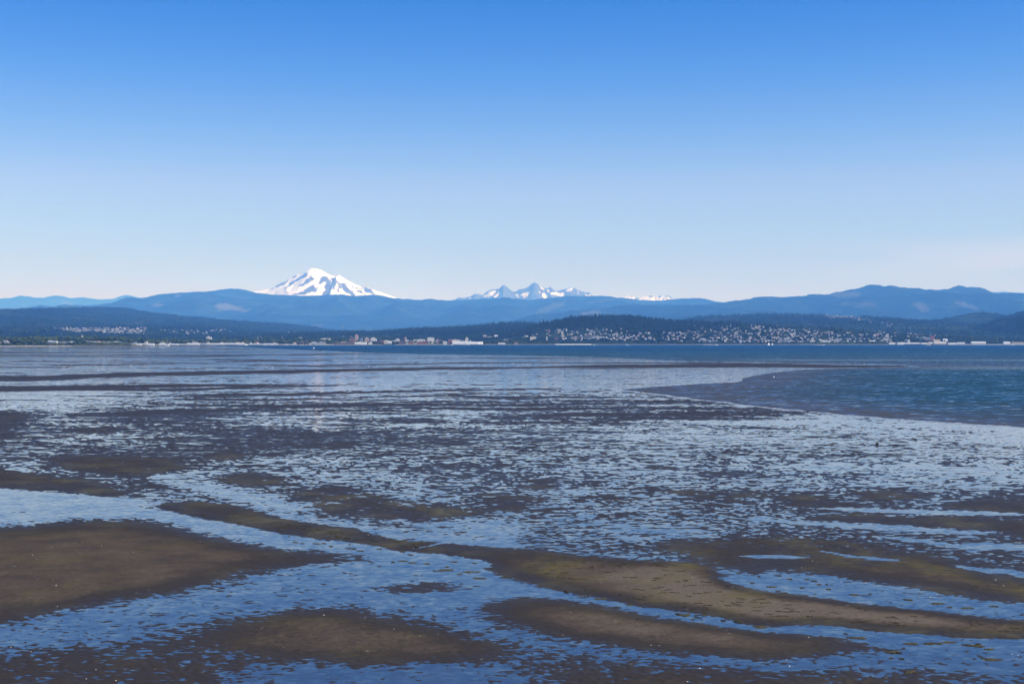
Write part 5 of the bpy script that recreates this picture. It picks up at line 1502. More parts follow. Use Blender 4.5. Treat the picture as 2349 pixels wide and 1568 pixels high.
def ship():
    x, y = shore_pt(374, -22)
    root = tag(empty('ship', (x, y, 0)), 'white ship moored at the dark pier, bow to the right', 'ship')
    Lh = 30 / FOC * y
    h = Lh / 2
    MB().add([(-h, -5, 0), (h * .8, -4.5, 0), (h, 0, 0), (h * .8, 4.5, 0), (-h, 5, 0), (-h, -6, 5), (h * .85, -5, 5.5), (h * 1.08, 0, 7), (h * .85, 5, 5.5), (-h, 6, 5)],
             [(0, 1, 6, 5), (1, 2, 7, 6), (2, 3, 8, 7), (3, 4, 9, 8), (4, 0, 5, 9), (5, 6, 7, 8, 9), (4, 3, 2, 1, 0)]).build('hull', WHITE, root)
    c = MB().box(-h * .55, h * .35, -4, 4, 5.2, 9).box(-h * .3, h * .2, -3.5, 3.5, 9, 12.2).build('cabin', WHITE, root)
    MB().box(-h * .28, h * .18, -3.56, -3.5, 10, 11.2).build('windows', GLASS, c)
    MB().cyl(-h * .02, 0, 12, 19, .5, .25, 6).build('mast', WHITE, root)
    MB().cyl(-h * .38, 0, 9, 13.5, 1.4, 1.2, 8).build('funnel', BLUEG, root)
    MB().cyl(h * .5, 0, 5.5, 13, .35, .2, 6).build('derrick', WHITE, root)


ship()


def ferry():
    x, y = shore_pt(557, -4)
    root = tag(empty('ferry', (x, y, 0)), 'white ferry with a stepped cabin lying behind the dark breakwater', 'ferry')
    h = 11 / FOC * y
    MB().box(-h, h, -7, 7, 0, 4.5).build('hull', WHITE, root)
    c = MB().box(-h * .85, h * .8, -6, 6, 4.5, 8).box(-h * .5, h * .3, -5, 5, 8, 11).build('cabin', WHITE, root)
    MB().box(-h * .8, h * .75, -6.06, -6, 5.6, 6.9).build('windows', GLASS, c)
    MB().cyl(0, 0, 11, 15, 1.2, 1.0, 8).build('funnel', WHITE, root)


ferry()


def sailboat(px, py, hpx, label):
    x, y = ground_pt(px, py)
    y = min(y, 6100.0); x = (px - CX) / FOC * y
    root = tag(empty('sailing_boat', (x, y, 0.0), random.uniform(-.3, .3)), label, 'sailing boat', 'white sailing boats on the bay')
    H = hpx / FOC * y
    l = H * .42
    MB().add([(-l, -1.3, .1), (l * .7, -1.2, .1), (l * .95, 0, .1), (l * .7, 1.2, .1), (-l, 1.3, .1), (-l, -1.6, 1.5), (l * .75, -1.5, 1.5), (l * 1.1, 0, 1.8), (l * .75, 1.5, 1.5), (-l, 1.6, 1.5)],
             [(0, 1, 6, 5), (1, 2, 7, 6), (2, 3, 8, 7), (3, 4, 9, 8), (4, 0, 5, 9), (5, 6, 7, 8, 9), (4, 3, 2, 1, 0)]).build('hull', WHITE, root)
    MB().cyl(l * .1, 0, 1.4, H, .14, .08, 6).build('mast', STEEL, root)
    MB().add([(l * .06, .0, 2.4), (-l * .85, -.7, 2.4), (l * .06, 0, H * .97), (l * .06, .12, 2.4), (-l * .85, -.58, 2.4), (l * .06, .12, H * .97)], [(0, 1, 2), (5, 4, 3), (0, 3, 4, 1), (1, 4, 5, 2), (2, 5, 3, 0)]).build('mainsail', SAILM, root)
    MB().add([(l * .16, 0, H * .85), (l * 1.0, 0, 2.0), (l * .2, -.7, 2.2), (l * .16, .1, H * .85), (l * 1.0, .1, 2.0), (l * .2, -.6, 2.2)], [(0, 2, 1), (3, 4, 5), (0, 1, 4, 3), (1, 2, 5, 4), (2, 0, 3, 5)]).build('jib', SAILM, root)


sailboat(1763.5, 791.8, 7.2, 'larger white sailing boat, left of the two')
sailboat(1771.5, 791.0, 5.0, 'smaller white sailing boat, right of the two')


def motorboat(px, py, lpx, label, wake=0, flip=1):
    y = min(ground_pt(px, py)[1], 6150.0)
    x = (px - CX) / FOC * y
    root = tag(empty('motor_boat', (x, y, 0.0), 0 if flip > 0 else math.pi), label, 'motor boat', 'motor boats off the far shore')
    l = lpx / FOC * y / 2
    MB().add([(-l, -1.5, 0), (l * .6, -1.4, 0), (l, 0, .5), (l * .6, 1.4, 0), (-l, 1.5, 0), (-l, -1.8, 1.5), (l * .7, -1.6, 1.8), (l * 1.1, 0, 2.2), (l * .7, 1.6, 1.8), (-l, 1.8, 1.5)],
             [(0, 1, 6, 5), (1, 2, 7, 6), (2, 3, 8, 7), (3, 4, 9, 8), (4, 0, 5, 9), (5, 6, 7, 8, 9), (4, 3, 2, 1, 0)]).build('hull', WHITE, root)
    c = MB().box(-l * .45, l * .3, -1.3, 1.3, 1.5, 3.6).build('cabin', WHITE, root)
    MB().box(-l * .35, l * .22, -1.36, -1.3, 2.4, 3.2).build('windows', GLASS, c)
    if wake:
        w = wake / FOC * y
        V, F = [], []
        for k in range(20):
            t = k / 19
            xx = x - flip * (l + w * t)
            hw = 1.2 + 3.5 * t
            V += [(xx, y - hw, .10), (xx, y + hw, .10), (xx, y, .75 * (1 - t) + .15 + random.uniform(0, .25))]
            if k:
                o = 3 * (k - 1)
                F += [(o, o + 3, o + 5, o + 2), (o + 2, o + 5, o + 4, o + 1)]
        tag(link('wake', mesh_np('wake', V, np.array(F), [foam_m])), 'white wake trailing behind a motor boat', 'wake', kind='stuff')


motorboat(1037, 791.7, 4.5, 'motor boat with the longest wake, off the white mill sheds', 20)
motorboat(1075, 791.3, 4.0, 'motor boat with a thin broken wake off the domed tanks', 22)
motorboat(1438, 791.4, 6.0, 'white cabin boat off the wooded shore with a short wake', 8, -1)
motorboat(1362, 791.3, 4.5, 'small white boat near the end of the white sea wall', 9, -1)
motorboat(1890, 791.4, 5.0, 'motor boat with a wake off the apartment rows', 22)
motorboat(2131, 791.6, 8.0, 'white cabin cruiser off the shipyard dock', 6)
motorboat(2322, 791.2, 9.0, 'white motor yacht at the right edge near the beach', 4)
motorboat(720, 799.5, 3.0, 'tiny white boat alone on the near part of the bay', 0)
motorboat(1645, 791.6, 5.0, 'small boat under the bright white square block', 0)
# boats lying in the marina
random.seed(5)
for k in range(26):
    px = random.uniform(600, 765)
    x, y = shore_pt(px, random.uniform(4, 26))
    root = tag(empty('moored_boat', (x, y, .4), random.uniform(-.2, .2)), 'white boat with a bare mast moored in the marina', 'boat', 'boats moored in the marina')
    l = random.uniform(4.5, 7)
    MB().add([(-l, -1.4, 0), (l * .7, -1.2, 0), (l, 0, .3), (l * .7, 1.2, 0), (-l, 1.4, 0), (-l, -1.7, 1.7), (l * .7, -1.5, 1.8), (l * 1.1, 0, 2.1), (l * .7, 1.5, 1.8), (-l, 1.7, 1.7)],
             [(0, 1, 6, 5), (1, 2, 7, 6), (2, 3, 8, 7), (3, 4, 9, 8), (4, 0, 5, 9), (5, 6, 7, 8, 9), (4, 3, 2, 1, 0)]).build('hull', WHITE, root)
    MB().box(-l * .4, l * .3, -1.1, 1.1, 1.7, 2.9).build('cabin', WHITE, root)
    MB().cyl(l * .1, 0, 1.7, random.uniform(10, 15), .16, .1, 5).build('mast', WHITE, root)

# white pillar by the left bluff, two masts on the domed ridge
x, y = shore_pt(188.2, 300)
root = tag(empty('pillar_chimney', (x, y, land_z(x, y))), 'tall white chimney standing alone above the trees on the left shore', 'chimney')
MB().cyl(0, 0, 0, 24, 1.5, 1.1, 10).build('shaft', WHITE, root)
MB().box(-2.2, 2.2, -2.2, 2.2, -1, 5).build('base', BRICK, root)
for px, py, h, lab in ((2013, 653.6, 75, 'left of two thin radio masts on the domed ridge'), (2038.5, 656.6, 95, 'right and taller radio mast on the domed ridge')):
    y = 30000.0; x = (px - CX) / FOC * y
    root = tag(empty('radio_mast', (x, y, CAM_H + (CY - py - 1.0) / FOC * y)), lab, 'mast')
    b = MB()
    for sx, sy in ((-2, -2), (2, -2), (2, 2), (-2, 2)):
        b.add([(sx - .4, sy - .4, -8), (sx + .4, sy - .4, -8), (sx + .4, sy + .4, -8), (sx - .4, sy + .4, -8), (sx * .4 - .3, sy * .4 - .3, h * .8), (sx * .4 + .3, sy * .4 - .3, h * .8), (sx * .4 + .3, sy * .4 + .3, h * .8), (sx * .4 - .3, sy * .4 + .3, h * .8)],
              [(0, 1, 5, 4), (1, 2, 6, 5), (2, 3, 7, 6), (3, 0, 4, 7), (4, 5, 6, 7)])
    for k in range(6):
        z = h * .8 * k / 6; s_ = 2 - 1.2 * k / 6
        b.box(-s_, s_, -s_, s_, z, z + .5)
    b.build('lattice', STEEL, root)
    MB().cyl(0, 0, h * .8, h, .5, .3, 6).build('aerial', STEEL, root)
    MB().cyl(0, -2.0, h * .55, h * .62, 2.2, 2.2, 10).build('dish', WHITE, root)

# ------------------------------------------------------------------ trees of the far shore
random.seed(31)
HP = np.array(HOUSE_PTS)


def clear_of_houses(x, y, r=13):
    d = (HP[:, 0] - x) ** 2 + ((HP[:, 1] - y) * .6) ** 2
    return d.min() > r * r


# singles: the tall conifers along the crest of the town hill and between its houses
rt = random.Random(3)
for k in range(150):
    px = rt.uniform(1190, 1640) if k < 120 else rt.uniform(1640, 2050)
    xs, ys, Zh = H_TOWN
    y = 7500 - rt.uniform(0, 50) - rt.random() ** 2 * 160
    x = (px - CX) / FOC * y
    place_tree('conifer_tree', x, y, rt.uniform(17, 33), rt.uniform(.75, 1.15), 'tall dark conifer on the wooded crest' if px < 1640 else 'dark conifer among the upper houses', 'conifers on the town hill', float(surf_z(H_TOWN, x, y)))
for k in range(60):
    px = rt.uniform(1280, 2080); py = rt.uniform(752, 784)
    x, y, z = hit(H_TOWN, px, py)
    if clear_of_houses(x, y - 8, 9):
        place_tree('conifer_tree', x, y, rt.uniform(13, 26), rt.uniform(.8, 1.2), 'dark conifer between houses', 'conifers between the houses', max(z, land_z(x, y)))
for px, h in [(138, 15), (142, 12), (296, 13), (185, 11), (183, 8), (437, 18), (440, 14), (493, 15), (497, 16), (502, 14), (507, 15), (512, 13), (600, 13), (672, 20), (665, 14), (573, 17), (91, 14), (60, 12), (30, 12), (240, 12), (360, 12), (400, 12), (1988, 22), (1992, 18), (2010, 18), (2060, 16), (2200, 16), (2225, 15)]:
    x, y = shore_pt(px, rt.uniform(110, 240))
    place_tree('conifer_tree', x, y, h * 1.35, rt.uniform(.8, 1.1), 'lone conifer rising above the shore trees', 'conifers along the shore')
# broadleaved trees along the shore: big dark ones on the bluff, a belt below the town hill
for px, s, h in [(4, 60, 13), (14, 90, 15), (22, 45, 12), (28, 30, 12), (34, 22, 11), (40, 50, 14), (46, 34, 13), (52, 28, 12), (58, 45, 13), (64, 30, 13), (70, 26, 12), (76, 40, 12), (83, 36, 13), (90, 30, 12), (98, 24, 11), (104, 40, 9), (112, 20, 6), (160, 20, 8), (170, 18, 7), (178, 30, 9), (186, 40, 10), (194, 30, 11), (8, 20, 9), (18, 16, 8), (88, 16, 8), (120, 16, 5), (140, 15, 6), (152, 14, 6)]:
    x, y = shore_pt(px, s)
    place_tree('broadleaf_tree', x, y, h * 1.35, rt.uniform(.8, 1.25), 'round dark tree on the left bluff', 'trees on the left bluff')
for k in range(110):
    px = rt.uniform(1185, 2040)
    x, y = shore_pt(px, rt.uniform(14, 95))
    place_tree('broadleaf_tree', x, y, rt.uniform(9, 17), rt.uniform(.9, 1.4), 'round leafy tree in the shore belt', 'trees in the belt along the shore')
for k in range(70):
    px = rt.choice((rt.uniform(-10, 420), rt.uniform(420, 800), rt.uniform(1100, 1190), rt.uniform(2175, 2349)))
    x, y = shore_pt(px, rt.uniform(120, 330))
    place_tree('broadleaf_tree', x, y, rt.uniform(11, 20), rt.uniform(.9, 1.4), 'round leafy tree behind the shore buildings', 'trees behind the shore buildings')

# masses: the woods on the hills, joined
rg = np.random.default_rng(17)


def scatter(h, n, pxr, depth, h0, h1, avoid=True, zmin=4.0, mask=None):
    xs, ys, Zh = h
    out = []
    y_c = ys[int(len(ys) * .8) - 1]
    while len(out) < n:
        m = n * 2
        y = y_c + 40 - (rg.random(m) ** 1.0) * depth
        px = rg.uniform(pxr[0], pxr[1], m)
        x = (px - CX) / FOC * y
        z = surf_z(h, x, y)
        hh = rg.uniform(h0, h1, m)
        ok = (z > zmin)
        if mask is not None:
            ok &= ~mask(*to_photo(x, y, z))
        for i in np.nonzero(ok)[0]:
            if avoid and not clear_of_houses(x[i], y[i] , 10):
                continue
            out.append((x[i], y[i], z[i], hh[i], rg.uniform(.8, 1.3)))
            if len(out) >= n:
                break
        if not ok.any():
            break
    return out


crest_mask = lambda px, py: inside(px, py, [(1250, 768), (1420, 757), (1560, 760), (1640, 752), (1760, 748), (1900, 756), (2060, 772), (2060, 790), (1200, 790)])
wood('town_hill_wood', scatter(H_TOWN, 3600, (1120, 1700), 520, 14, 27, mask=crest_mask), 'dark conifer wood covering the upper town hill', NEEDLE, CON_T)
wood('town_hill_trees', scatter(H_TOWN, 2600, (1130, 2300), 900, 7, 14, zmin=3.0), 'leafy trees filling the gaps between the houses on the town hill', LEAF, BRD_T)
wood('rise_wood', scatter(H_MID, 3200, (600, 1330), 2200, 17, 32), 'blue dark conifer wood behind downtown', NEEDLE, CON_T)
wood('rise_trees', scatter(H_MID, 900, (600, 1330), 1400, 8, 15), 'leafy trees at the foot of the wood behind downtown', LEAF, BRD_T)
clr = lambda px, py: inside(px, py, [(1892, 723), (1915, 721), (1950, 721), (1975, 729), (2005, 736), (1975, 737), (1945, 731), (1900, 732)])
wood('back_hill_wood', scatter(H_BACK, 3600, (1500, 2400), 3000, 18, 36, mask=clr), 'conifer wood on the blue hill behind the town', NEEDLE, CON_T)
wood('back_hill_trees', scatter(H_BACK, 1500, (1640, 2400), 5400, 11, 22, mask=clr), 'leafy trees low on the hill behind the town', LEAF, BRD_T)
est = lambda px, py: inside(px, py, [(118, 769), (150, 752), (340, 751), (335, 769)])
wood('suburb_wood', scatter(H_SUB, 4200, (-100, 800), 9500, 14, 30, mask=est), 'blue conifer wood on the suburban hill at the left', NEEDLE, CON_T)
wood('suburb_trees', scatter(H_SUB, 1800, (-100, 900), 11500, 10, 20, mask=est), 'leafy trees on the low slopes of the suburban hill', LEAF, BRD_T)
wood('edge_wood', scatter(H_RE, 1300, (2210, 2420), 900, 13, 24), 'dark wood on the hill at the right edge', NEEDLE, CON_T)
pl = []
for k in range(2600):
    px = rg.uniform(-60, 2400)
    x, y = shore_pt(px, rg.uniform(130, 900))
    if clear_of_houses(x, y, 12):
        pl.append((x, y, land_z(x, y), rg.uniform(8, 15) * (1.5 if px < 760 else 1.1), rg.uniform(.9, 1.5)))
wood('plain_trees', pl, 'low leafy trees all over the coastal plain', LEAF, BRD_T)
bu_ = []
for k in range(700):
    px = rg.uniform(-20, 300)
    x, y = shore_pt(px, rg.uniform(8, 40))
    bu_.append((x, y, land_z(x, y), rg.uniform(1.5, 4), rg.uniform(1, 1.8)))
wood('bluff_scrub', bu_, 'green scrub on the face of the left bluff', LEAF, BRD_T, 'scrub')
for o in [o for k in TREES for o in TREES[k]]:
    if o.name not in _used:
        for c in KIDS[o.name]:
            bpy.data.objects.remove(c)
        bpy.data.objects.remove(o)

# ------------------------------------------------------------------ birds, shells, weed and driftwood on the flat
random.seed(13)


def gull_mesh(k):
    b = MB()
    v, f = ico()
    fs = [tuple(q) for q in f]
    b.add([(p[0] * .26, p[1] * .10, p[2] * .10 + .26) for p in v], fs, 0)                       # body
    b.add([(p[0] * .075 + .26, p[1] * .065, p[2] * .07 + .39) for p in v], fs, 0)                # head
    b.add([(.32, -.015, .38), (.32, .015, .38), (.40, 0, .37), (.32, 0, .41)], [(0, 1, 2), (1, 3, 2), (3, 0, 2), (0, 3, 1)], 2)
    for s_ in (-1, 1):
        b.add([(.12, s_ * .10, .30), (-.10, s_ * .12, .36), (-.38, s_ * .03, .27), (-.10, s_ * .11, .22), (.0, s_ * .135, .29)], [(0, 1, 4), (1, 2, 4), (2, 3, 4), (3, 0, 4)] if s_ < 0 else [(4, 1, 0), (4, 2, 1), (4, 3, 2), (4, 0, 3)], 1)
        b.add([(-.02, s_ * .04 - .008, 0), (.0, s_ * .04 + .008, 0), (.0, s_ * .04, .18)], [(0, 1, 2), (2, 1, 0)], 2)
    b.add([(-.24, -.05, .25), (-.24, .05, .25), (-.42, .04, .24), (-.42, -.04, .24), (-.24, 0, .29)], [(0, 1, 2, 3), (0, 3, 4), (1, 4, 2), (2, 4, 3)], 0)
    return b.mesh('gull', [GULLW, GULLG, YELLOW])


gm_ = gull_mesh(0)
GPTS = []
for px0, px1, py0, py1, n in [(0, 180, 827, 832, 8), (100, 345, 835.5, 838.5, 16), (140, 175, 842, 843, 5), (225, 235, 846, 847, 2), (430, 500, 845.5, 847, 9), (590, 650, 842, 844, 5), (600, 720, 835.5, 839.5, 8), (720, 890, 831, 834, 7),
                              (840, 866, 841, 843, 6), (1060, 1174, 836, 838.5, 9), (1174, 1290, 833, 838, 14), (1330, 1560, 828.5, 831, 22), (1360, 1480, 821, 822.5, 5), (1560, 1760, 829.5, 832.5, 12), (1762, 2000, 831.5, 838.8, 12)]:
    for _ in range(n):
        GPTS.append((random.uniform(px0, px1), random.uniform(py0, py1)))
for px, py in GPTS:
    x, y = ground_pt(px, py)
    o = link('gull', gm_, None, (x, y, max(0.0, flat_z(x, y))), random.uniform(0, 6.28), random.uniform(1.05, 1.35))
    tag(o, 'white gull standing on the wet flat', 'gull', 'gulls standing far out on the flat')
# one gull low over the lobe of water, wings raised
x, y = ground_pt(1775.5, 868.5)
root = tag(empty('flying_gull', (x, y, 0.55), 0.3), 'white gull with raised wings just above the lobe of water', 'gull')
v, f = ico()
MB().add([(p[0] * .28, p[1] * .09, p[2] * .09) for p in v], [tuple(q) for q in f]).build('body', GULLW, root)
for s_ in (-1, 1):
    MB().add([(.12, s_ * .06, .03), (-.10, s_ * .06, .03), (-.02, s_ * .36, .34), (.12, s_ * .34, .34), (-.10, s_ * .68, .42), (.1, s_ * .34, .37), (-.05, s_ * .06, .07)], [(0, 1, 2, 3), (3, 2, 4), (0, 3, 5, 6), (6, 5, 2, 1), (5, 4, 2), (5, 3, 4)]).build('wing', GULLW, root)


def shell_mesh(seed):
    rr = random.Random(seed)
    b = MB(); n = 9
    vs = [(.055 * math.cos(2 * math.pi * k / n) * rr.uniform(.9, 1.1), .042 * math.sin(2 * math.pi * k / n) * rr.uniform(.9, 1.1), 0) for k in range(n)]
    vs += [(.032 * math.cos(2 * math.pi * k / n), .024 * math.sin(2 * math.pi * k / n), .022) for k in range(n)] + [(0.004, 0, .030)]
    fs = [(k, (k + 1) % n, n + (k + 1) % n, n + k) for k in range(n)] + [(n + k, n + (k + 1) % n, 2 * n) for k in range(n)]
    return b.add(vs, fs).mesh('clam_shell', [SHELLM])


SH = [shell_mesh(k) for k in range(3)]
shells = [(74.5, 1275, 1.5), (233, 1254, 1.2), (306, 1269, 1.1), (129, 1345, 1.5), (459, 1243, 1), (281, 1317, .9), (132, 1392, 1.3), (25, 1485, 1.1), (71, 1494, 1.1), (220, 1538, .9), (198, 1557, .9), (266, 1562, 1.1), (743, 1412, 1.3), (904, 1445, 1.0), (1436, 1404, 1.3), (1493, 1482, 1.1),
          (1512, 1483, 1.0), (1605, 1532, 1.4), (1577, 1563, 1.2), (1279, 1377, 1.0), (1291, 1457, .9), (1868, 1417, 1.3), (1855, 1463, 1.1), (1804, 1512, 1.1), (1811, 1527, 1.5), (2321, 1500, 1.1), (2335, 1502, 1.1), (1985, 1337, 1.6), (2284, 1331, 1.7), (2302, 1344, 1.6), (1839, 1302, 1.4), (1864, 1288, 1.2),
          (2299, 1220, 1.7), (2134, 1369, 1.3), (2150, 1363, 1.2), (1971, 1233, 1.3), (1929, 1334, 1.2), (669, 1262, 1.2), (845, 1228, 1.2), (930, 1236, 1.2), (282, 1059, 1.6), (222, 1074, 1.4), (317, 1049, 1.3), (89, 1121, 1.3), (17, 1086, 1.3), (484, 1043, 1.3), (1546, 1225, 1.4), (1382, 1261, 1.3), (1400, 1279, 1.2), (1588, 1326, 1.2)]
for px, py, s_ in shells:
    x, y = ground_pt(px, py)
    o = link('clam_shell', SH[random.randrange(3)], None, (x, y, max(flat_z(x, y), 0) + .004), random.uniform(0, 6.28), s_ * .5)
    tag(o, 'white clam shell lying on the mud', 'shell', 'white shells scattered over the bars')


def mat_mesh(seed, n=26):
    """ragged flat mat of weed: unit radius"""
    rr = random.Random(seed)
    vs, rad = [], [rr.uniform(.35, 1.0) + (.55 if rr.random() < .22 else 0) for _ in range(n)]
    for lvl, (k, z) in enumerate(((1.0, 0.0), (.9, .022), (.5, .04))):
        for i in range(n):
            a = 2 * math.pi * i / n
            r_ = rad[i] * k * rr.uniform(.9, 1.08)
            vs.append((r_ * math.cos(a) * 1.3, r_ * math.sin(a) * .8, z * rr.uniform(.6, 1.3)))
    vs.append((0, 0, .045))
    fs = [(l * n + i, l * n + (i + 1) % n, (l + 1) * n + (i + 1) % n, (l + 1) * n + i) for l in range(2) for i in range(n)]
    fs += [(2 * n + i, 2 * n + (i + 1) % n, 3 * n) for i in range(n)]
    return MB().add(vs, fs).mesh('seaweed_mat', [WEED])


WEED = simple_mat('olive_weed', (0.046, 0.039, 0.017), 0.85, 0.6, 5.0)
MATS = [mat_mesh(k) for k in range(6)]
mats = [(722, 1245, 13), (747, 1249, 15), (767, 1254, 16), (795, 1252, 9), (810, 1255, 20), (832, 1266, 22), (870, 1262, 14), (915, 1267.6, 20), (895, 1287.6, 15), (918, 1286, 18), (937, 1295, 22), (950, 1276, 12), (972, 1291, 18), (1012, 1302.6, 24), (1008, 1308, 20), (1030, 1300, 16), (1070, 1306.4, 22), (1062, 1312, 18), (1042, 1285, 12), (1088, 1290, 12),
        (1112, 1322.6, 18), (1162, 1330, 26), (1095, 1316, 10), (680, 1240, 14), (697, 1242, 10), (655, 1230, 11), (1572, 1413, 24), (1624, 1413, 26), (1649, 1424, 24), (1692, 1425, 22), (1712, 1417, 14), (1732, 1437, 30), (1734, 1450, 22), (1590, 1421, 10), (1913, 1458, 24), (1928, 1449, 18), (1895, 1455, 12), (1980, 1471, 30), (2042, 1495, 24), (2040, 1503, 22), (2094, 1469, 28), (2125, 1476, 34),
        (2150, 1480, 22), (2182, 1481, 34), (2243, 1480, 36), (2243, 1471, 16), (2270, 1486, 30), (2304, 1522, 28), (2343, 1513, 26), (2110, 1549, 24), (2070, 1507, 18), (1789, 1324, 22), (1812, 1328, 18), (1854, 1323, 24), (1862, 1334, 18), (1874, 1329, 22), (1842, 1354, 16), (1799, 1355, 20), (1822, 1361, 16), (1905, 1349, 16), (1957, 1366, 18), (1990, 1360, 12), (2074, 1369, 20), (1890, 1340, 8), (2135, 1380, 20), (2170, 1388, 22),
        (2215, 1398, 20), (2260, 1385, 14), (1940, 1378, 18), (1700, 1315, 16), (1725, 1335, 14), (1750, 1325, 12), (1760, 1345, 18), (430, 1170, 9), (470, 1180, 8), (520, 1192, 9), (560, 1196, 8), (600, 1206, 10), (640, 1215, 9), (1380, 1372, 18), (1345, 1362, 14), (1292, 1352, 12), (1450, 1392, 16), (1232, 1345, 12)]
for px, py, w in mats:
    x, y = ground_pt(px, py)
    r_ = w / 2 / FOC * y * random.choice((.45, .6, .8, 1.0, 1.15))
    o = link('seaweed_mat', random.choice(MATS), None, (x + random.uniform(-.3, .3), y + random.uniform(-.8, .8), max(flat_z(x, y), 0) - .004), random.uniform(-.5, .4), (r_ * random.uniform(.8, 1.5), r_ * random.uniform(.5, 1.5), 1.0))
    tag(o, 'ragged olive mat of seaweed in the shallow channel', 'seaweed', 'seaweed mats in the channels')


def strand_mesh(seed):
    rr = random.Random(seed); n = 8
    vs, fs = [], []
    for k in range(n):
        t = k / (n - 1) * 2 - 1
        w = .07 * (1 - t * t) * rr.uniform(.6, 1.4) + .008
        yy = .10 * math.sin(t * 3 + seed) + rr.uniform(-.03, .03)
        vs += [(t, yy - w, 0), (t, yy, .035 * rr.uniform(.6, 1.2)), (t, yy + w, 0)]
        if k:
            o = 3 * (k - 1)
            fs += [(o, o + 3, o + 4, o + 1), (o + 1, o + 4, o + 5, o + 2)]
    return MB().add(vs, fs).mesh('seaweed_strand', [WEEDD])


WEEDD = simple_mat('dark_weed', (0.028, 0.024, 0.010), 0.85, 0.4, 6.0)
STR = [strand_mesh(k) for k in range(5)]
for px, py in zone_points([(1180, 1275), (1300, 1280), (1480, 1296), (1620, 1312), (1760, 1362), (2000, 1400), (2330, 1432), (2330, 1455), (1900, 1428), (1600, 1402), (1400, 1370), (1250, 1342)], 130) + zone_points([(600, 1192), (800, 1222), (1000, 1255), (980, 1262), (780, 1238), (620, 1208)], 36):
    x, y = ground_pt(px, py)
    l = random.uniform(.12, .42)
    o = link('seaweed_strand', random.choice(STR), None, (x, y, flat_z(x, y) - .003), random.uniform(-.5, .3), (l, l * random.uniform(.8, 1.4), 1.2))
    tag(o, 'dark strand of seaweed lying on the long bar', 'seaweed', 'seaweed strands on the long bar')


def driftwood(px, py, wpx, label, kind='branch'):
    x, y = ground_pt(px, py)
    l = wpx / FOC * y
    z = max(flat_z(x, y), 0)
    name = {'branch': 'driftwood_branch', 'stick': 'driftwood_stick', 'stump': 'tree_stump', 'post': 'wooden_post'}[kind]
    root = tag(empty(name, (x, y, z), random.uniform(-.3, .3)), label, {'branch': 'branch', 'stick': 'stick', 'stump': 'stump', 'post': 'post'}[kind])

    def limb(pts, r0, r1, nm):
        b = MB(); n = 6; vs, fs = [], []
        for k, p in enumerate(pts):
            rr_ = r0 + (r1 - r0) * k / (len(pts) - 1)
            vs += [(p[0] + rr_ * .3 * math.cos(2 * math.pi * i / n), p[1] + rr_ * math.cos(2 * math.pi * i / n), p[2] + rr_ * math.sin(2 * math.pi * i / n)) for i in range(n)]
            if k:
                fs += [((k - 1) * n + i, (k - 1) * n + (i + 1) % n, k * n + (i + 1) % n, k * n + i) for i in range(n)]
        fs += [tuple(range(n - 1, -1, -1)), tuple(range(len(vs) - n, len(vs)))]
        b.add(vs, fs).build(nm, WOODG, root)
    if kind == 'branch':
        limb([(-l * .5, 0, .05), (-l * .1, .05, .06), (l * .2, .02, .10), (l * .5, .1, .22)], .05, .02, 'stem')
        limb([(l * .15, .02, .08), (l * .35, -.05, .05), (l * .5, -.12, .03)], .03, .012, 'fork')
        limb([(-l * .35, 0, .05), (-l * .5, .1, .14)], .03, .012, 'fork')
    elif kind == 'stick':
        limb([(-l * .5, 0, .03), (0, .03, .04), (l * .5, -.02, .035)], .035, .02, 'stem')
    elif kind == 'stump':
        limb([(-l * .5, 0, .14), (0, 0, .16), (l * .5, 0, .18)], .2, .17, 'stem')
        limb([(-l * .45, 0, .15), (-l * .62, .1, .05)], .08, .03, 'root')
        limb([(l * .45, 0, .15), (l * .60, -.1, .3)], .07, .03, 'root')
    else:
        h = l
        b = MB().cyl(0, 0, -.2, h, .10, .08, 7); b.build('shaft', WOODG, root)
        MB().box(-.14, .14, -.1, .1, h * .8, h * .86).build('cleat', WOODG, root)


driftwood(1603, 1413, 18, 'dark forked branch lying in the narrow channel')
driftwood(1462, 1422.5, 8, 'short dark stick on the lower right bar', 'stick')
driftwood(1235, 1453, 8, 'black stub of wood at the lower edge of the right bar', 'stick')
driftwood(1342, 1499, 9, 'straight dark stick on the wet mud near the bottom', 'stick')
driftwood(1325, 1382, 13, 'long thin stick at the edge of the narrow channel', 'stick')
driftwood(2011.8, 1020, 6.5, 'black stump standing in the pale wet flat at the right', 'stump')
driftwood(2350, 1034, 4, 'small dark log beyond the stump', 'stick')
driftwood(297.5, 1018, 4.5, 'thin dark post standing on the flat at the left', 'post')
driftwood(1206, 973, 5, 'thin dark post standing far out on the flat in the middle', 'post')

# ------------------------------------------------------------------ labels that single out: by the nearest landmark, then by order
LANDMARKS = []
for o in list(SC.objects):
    if o.parent is None and o.get('label') and o.type == 'EMPTY' and o.get('category') in ('building', 'chimney', 'tank', 'ship', 'ferry'):
        px, py = to_photo(o.location.x, o.location.y, o.location.z)
        LANDMARKS.append((px, py, o['label']))
ORD = ['', 'second', 'third', 'fourth', 'fifth', 'sixth', 'seventh', 'eighth', 'ninth', 'tenth', 'eleventh', 'twelfth']


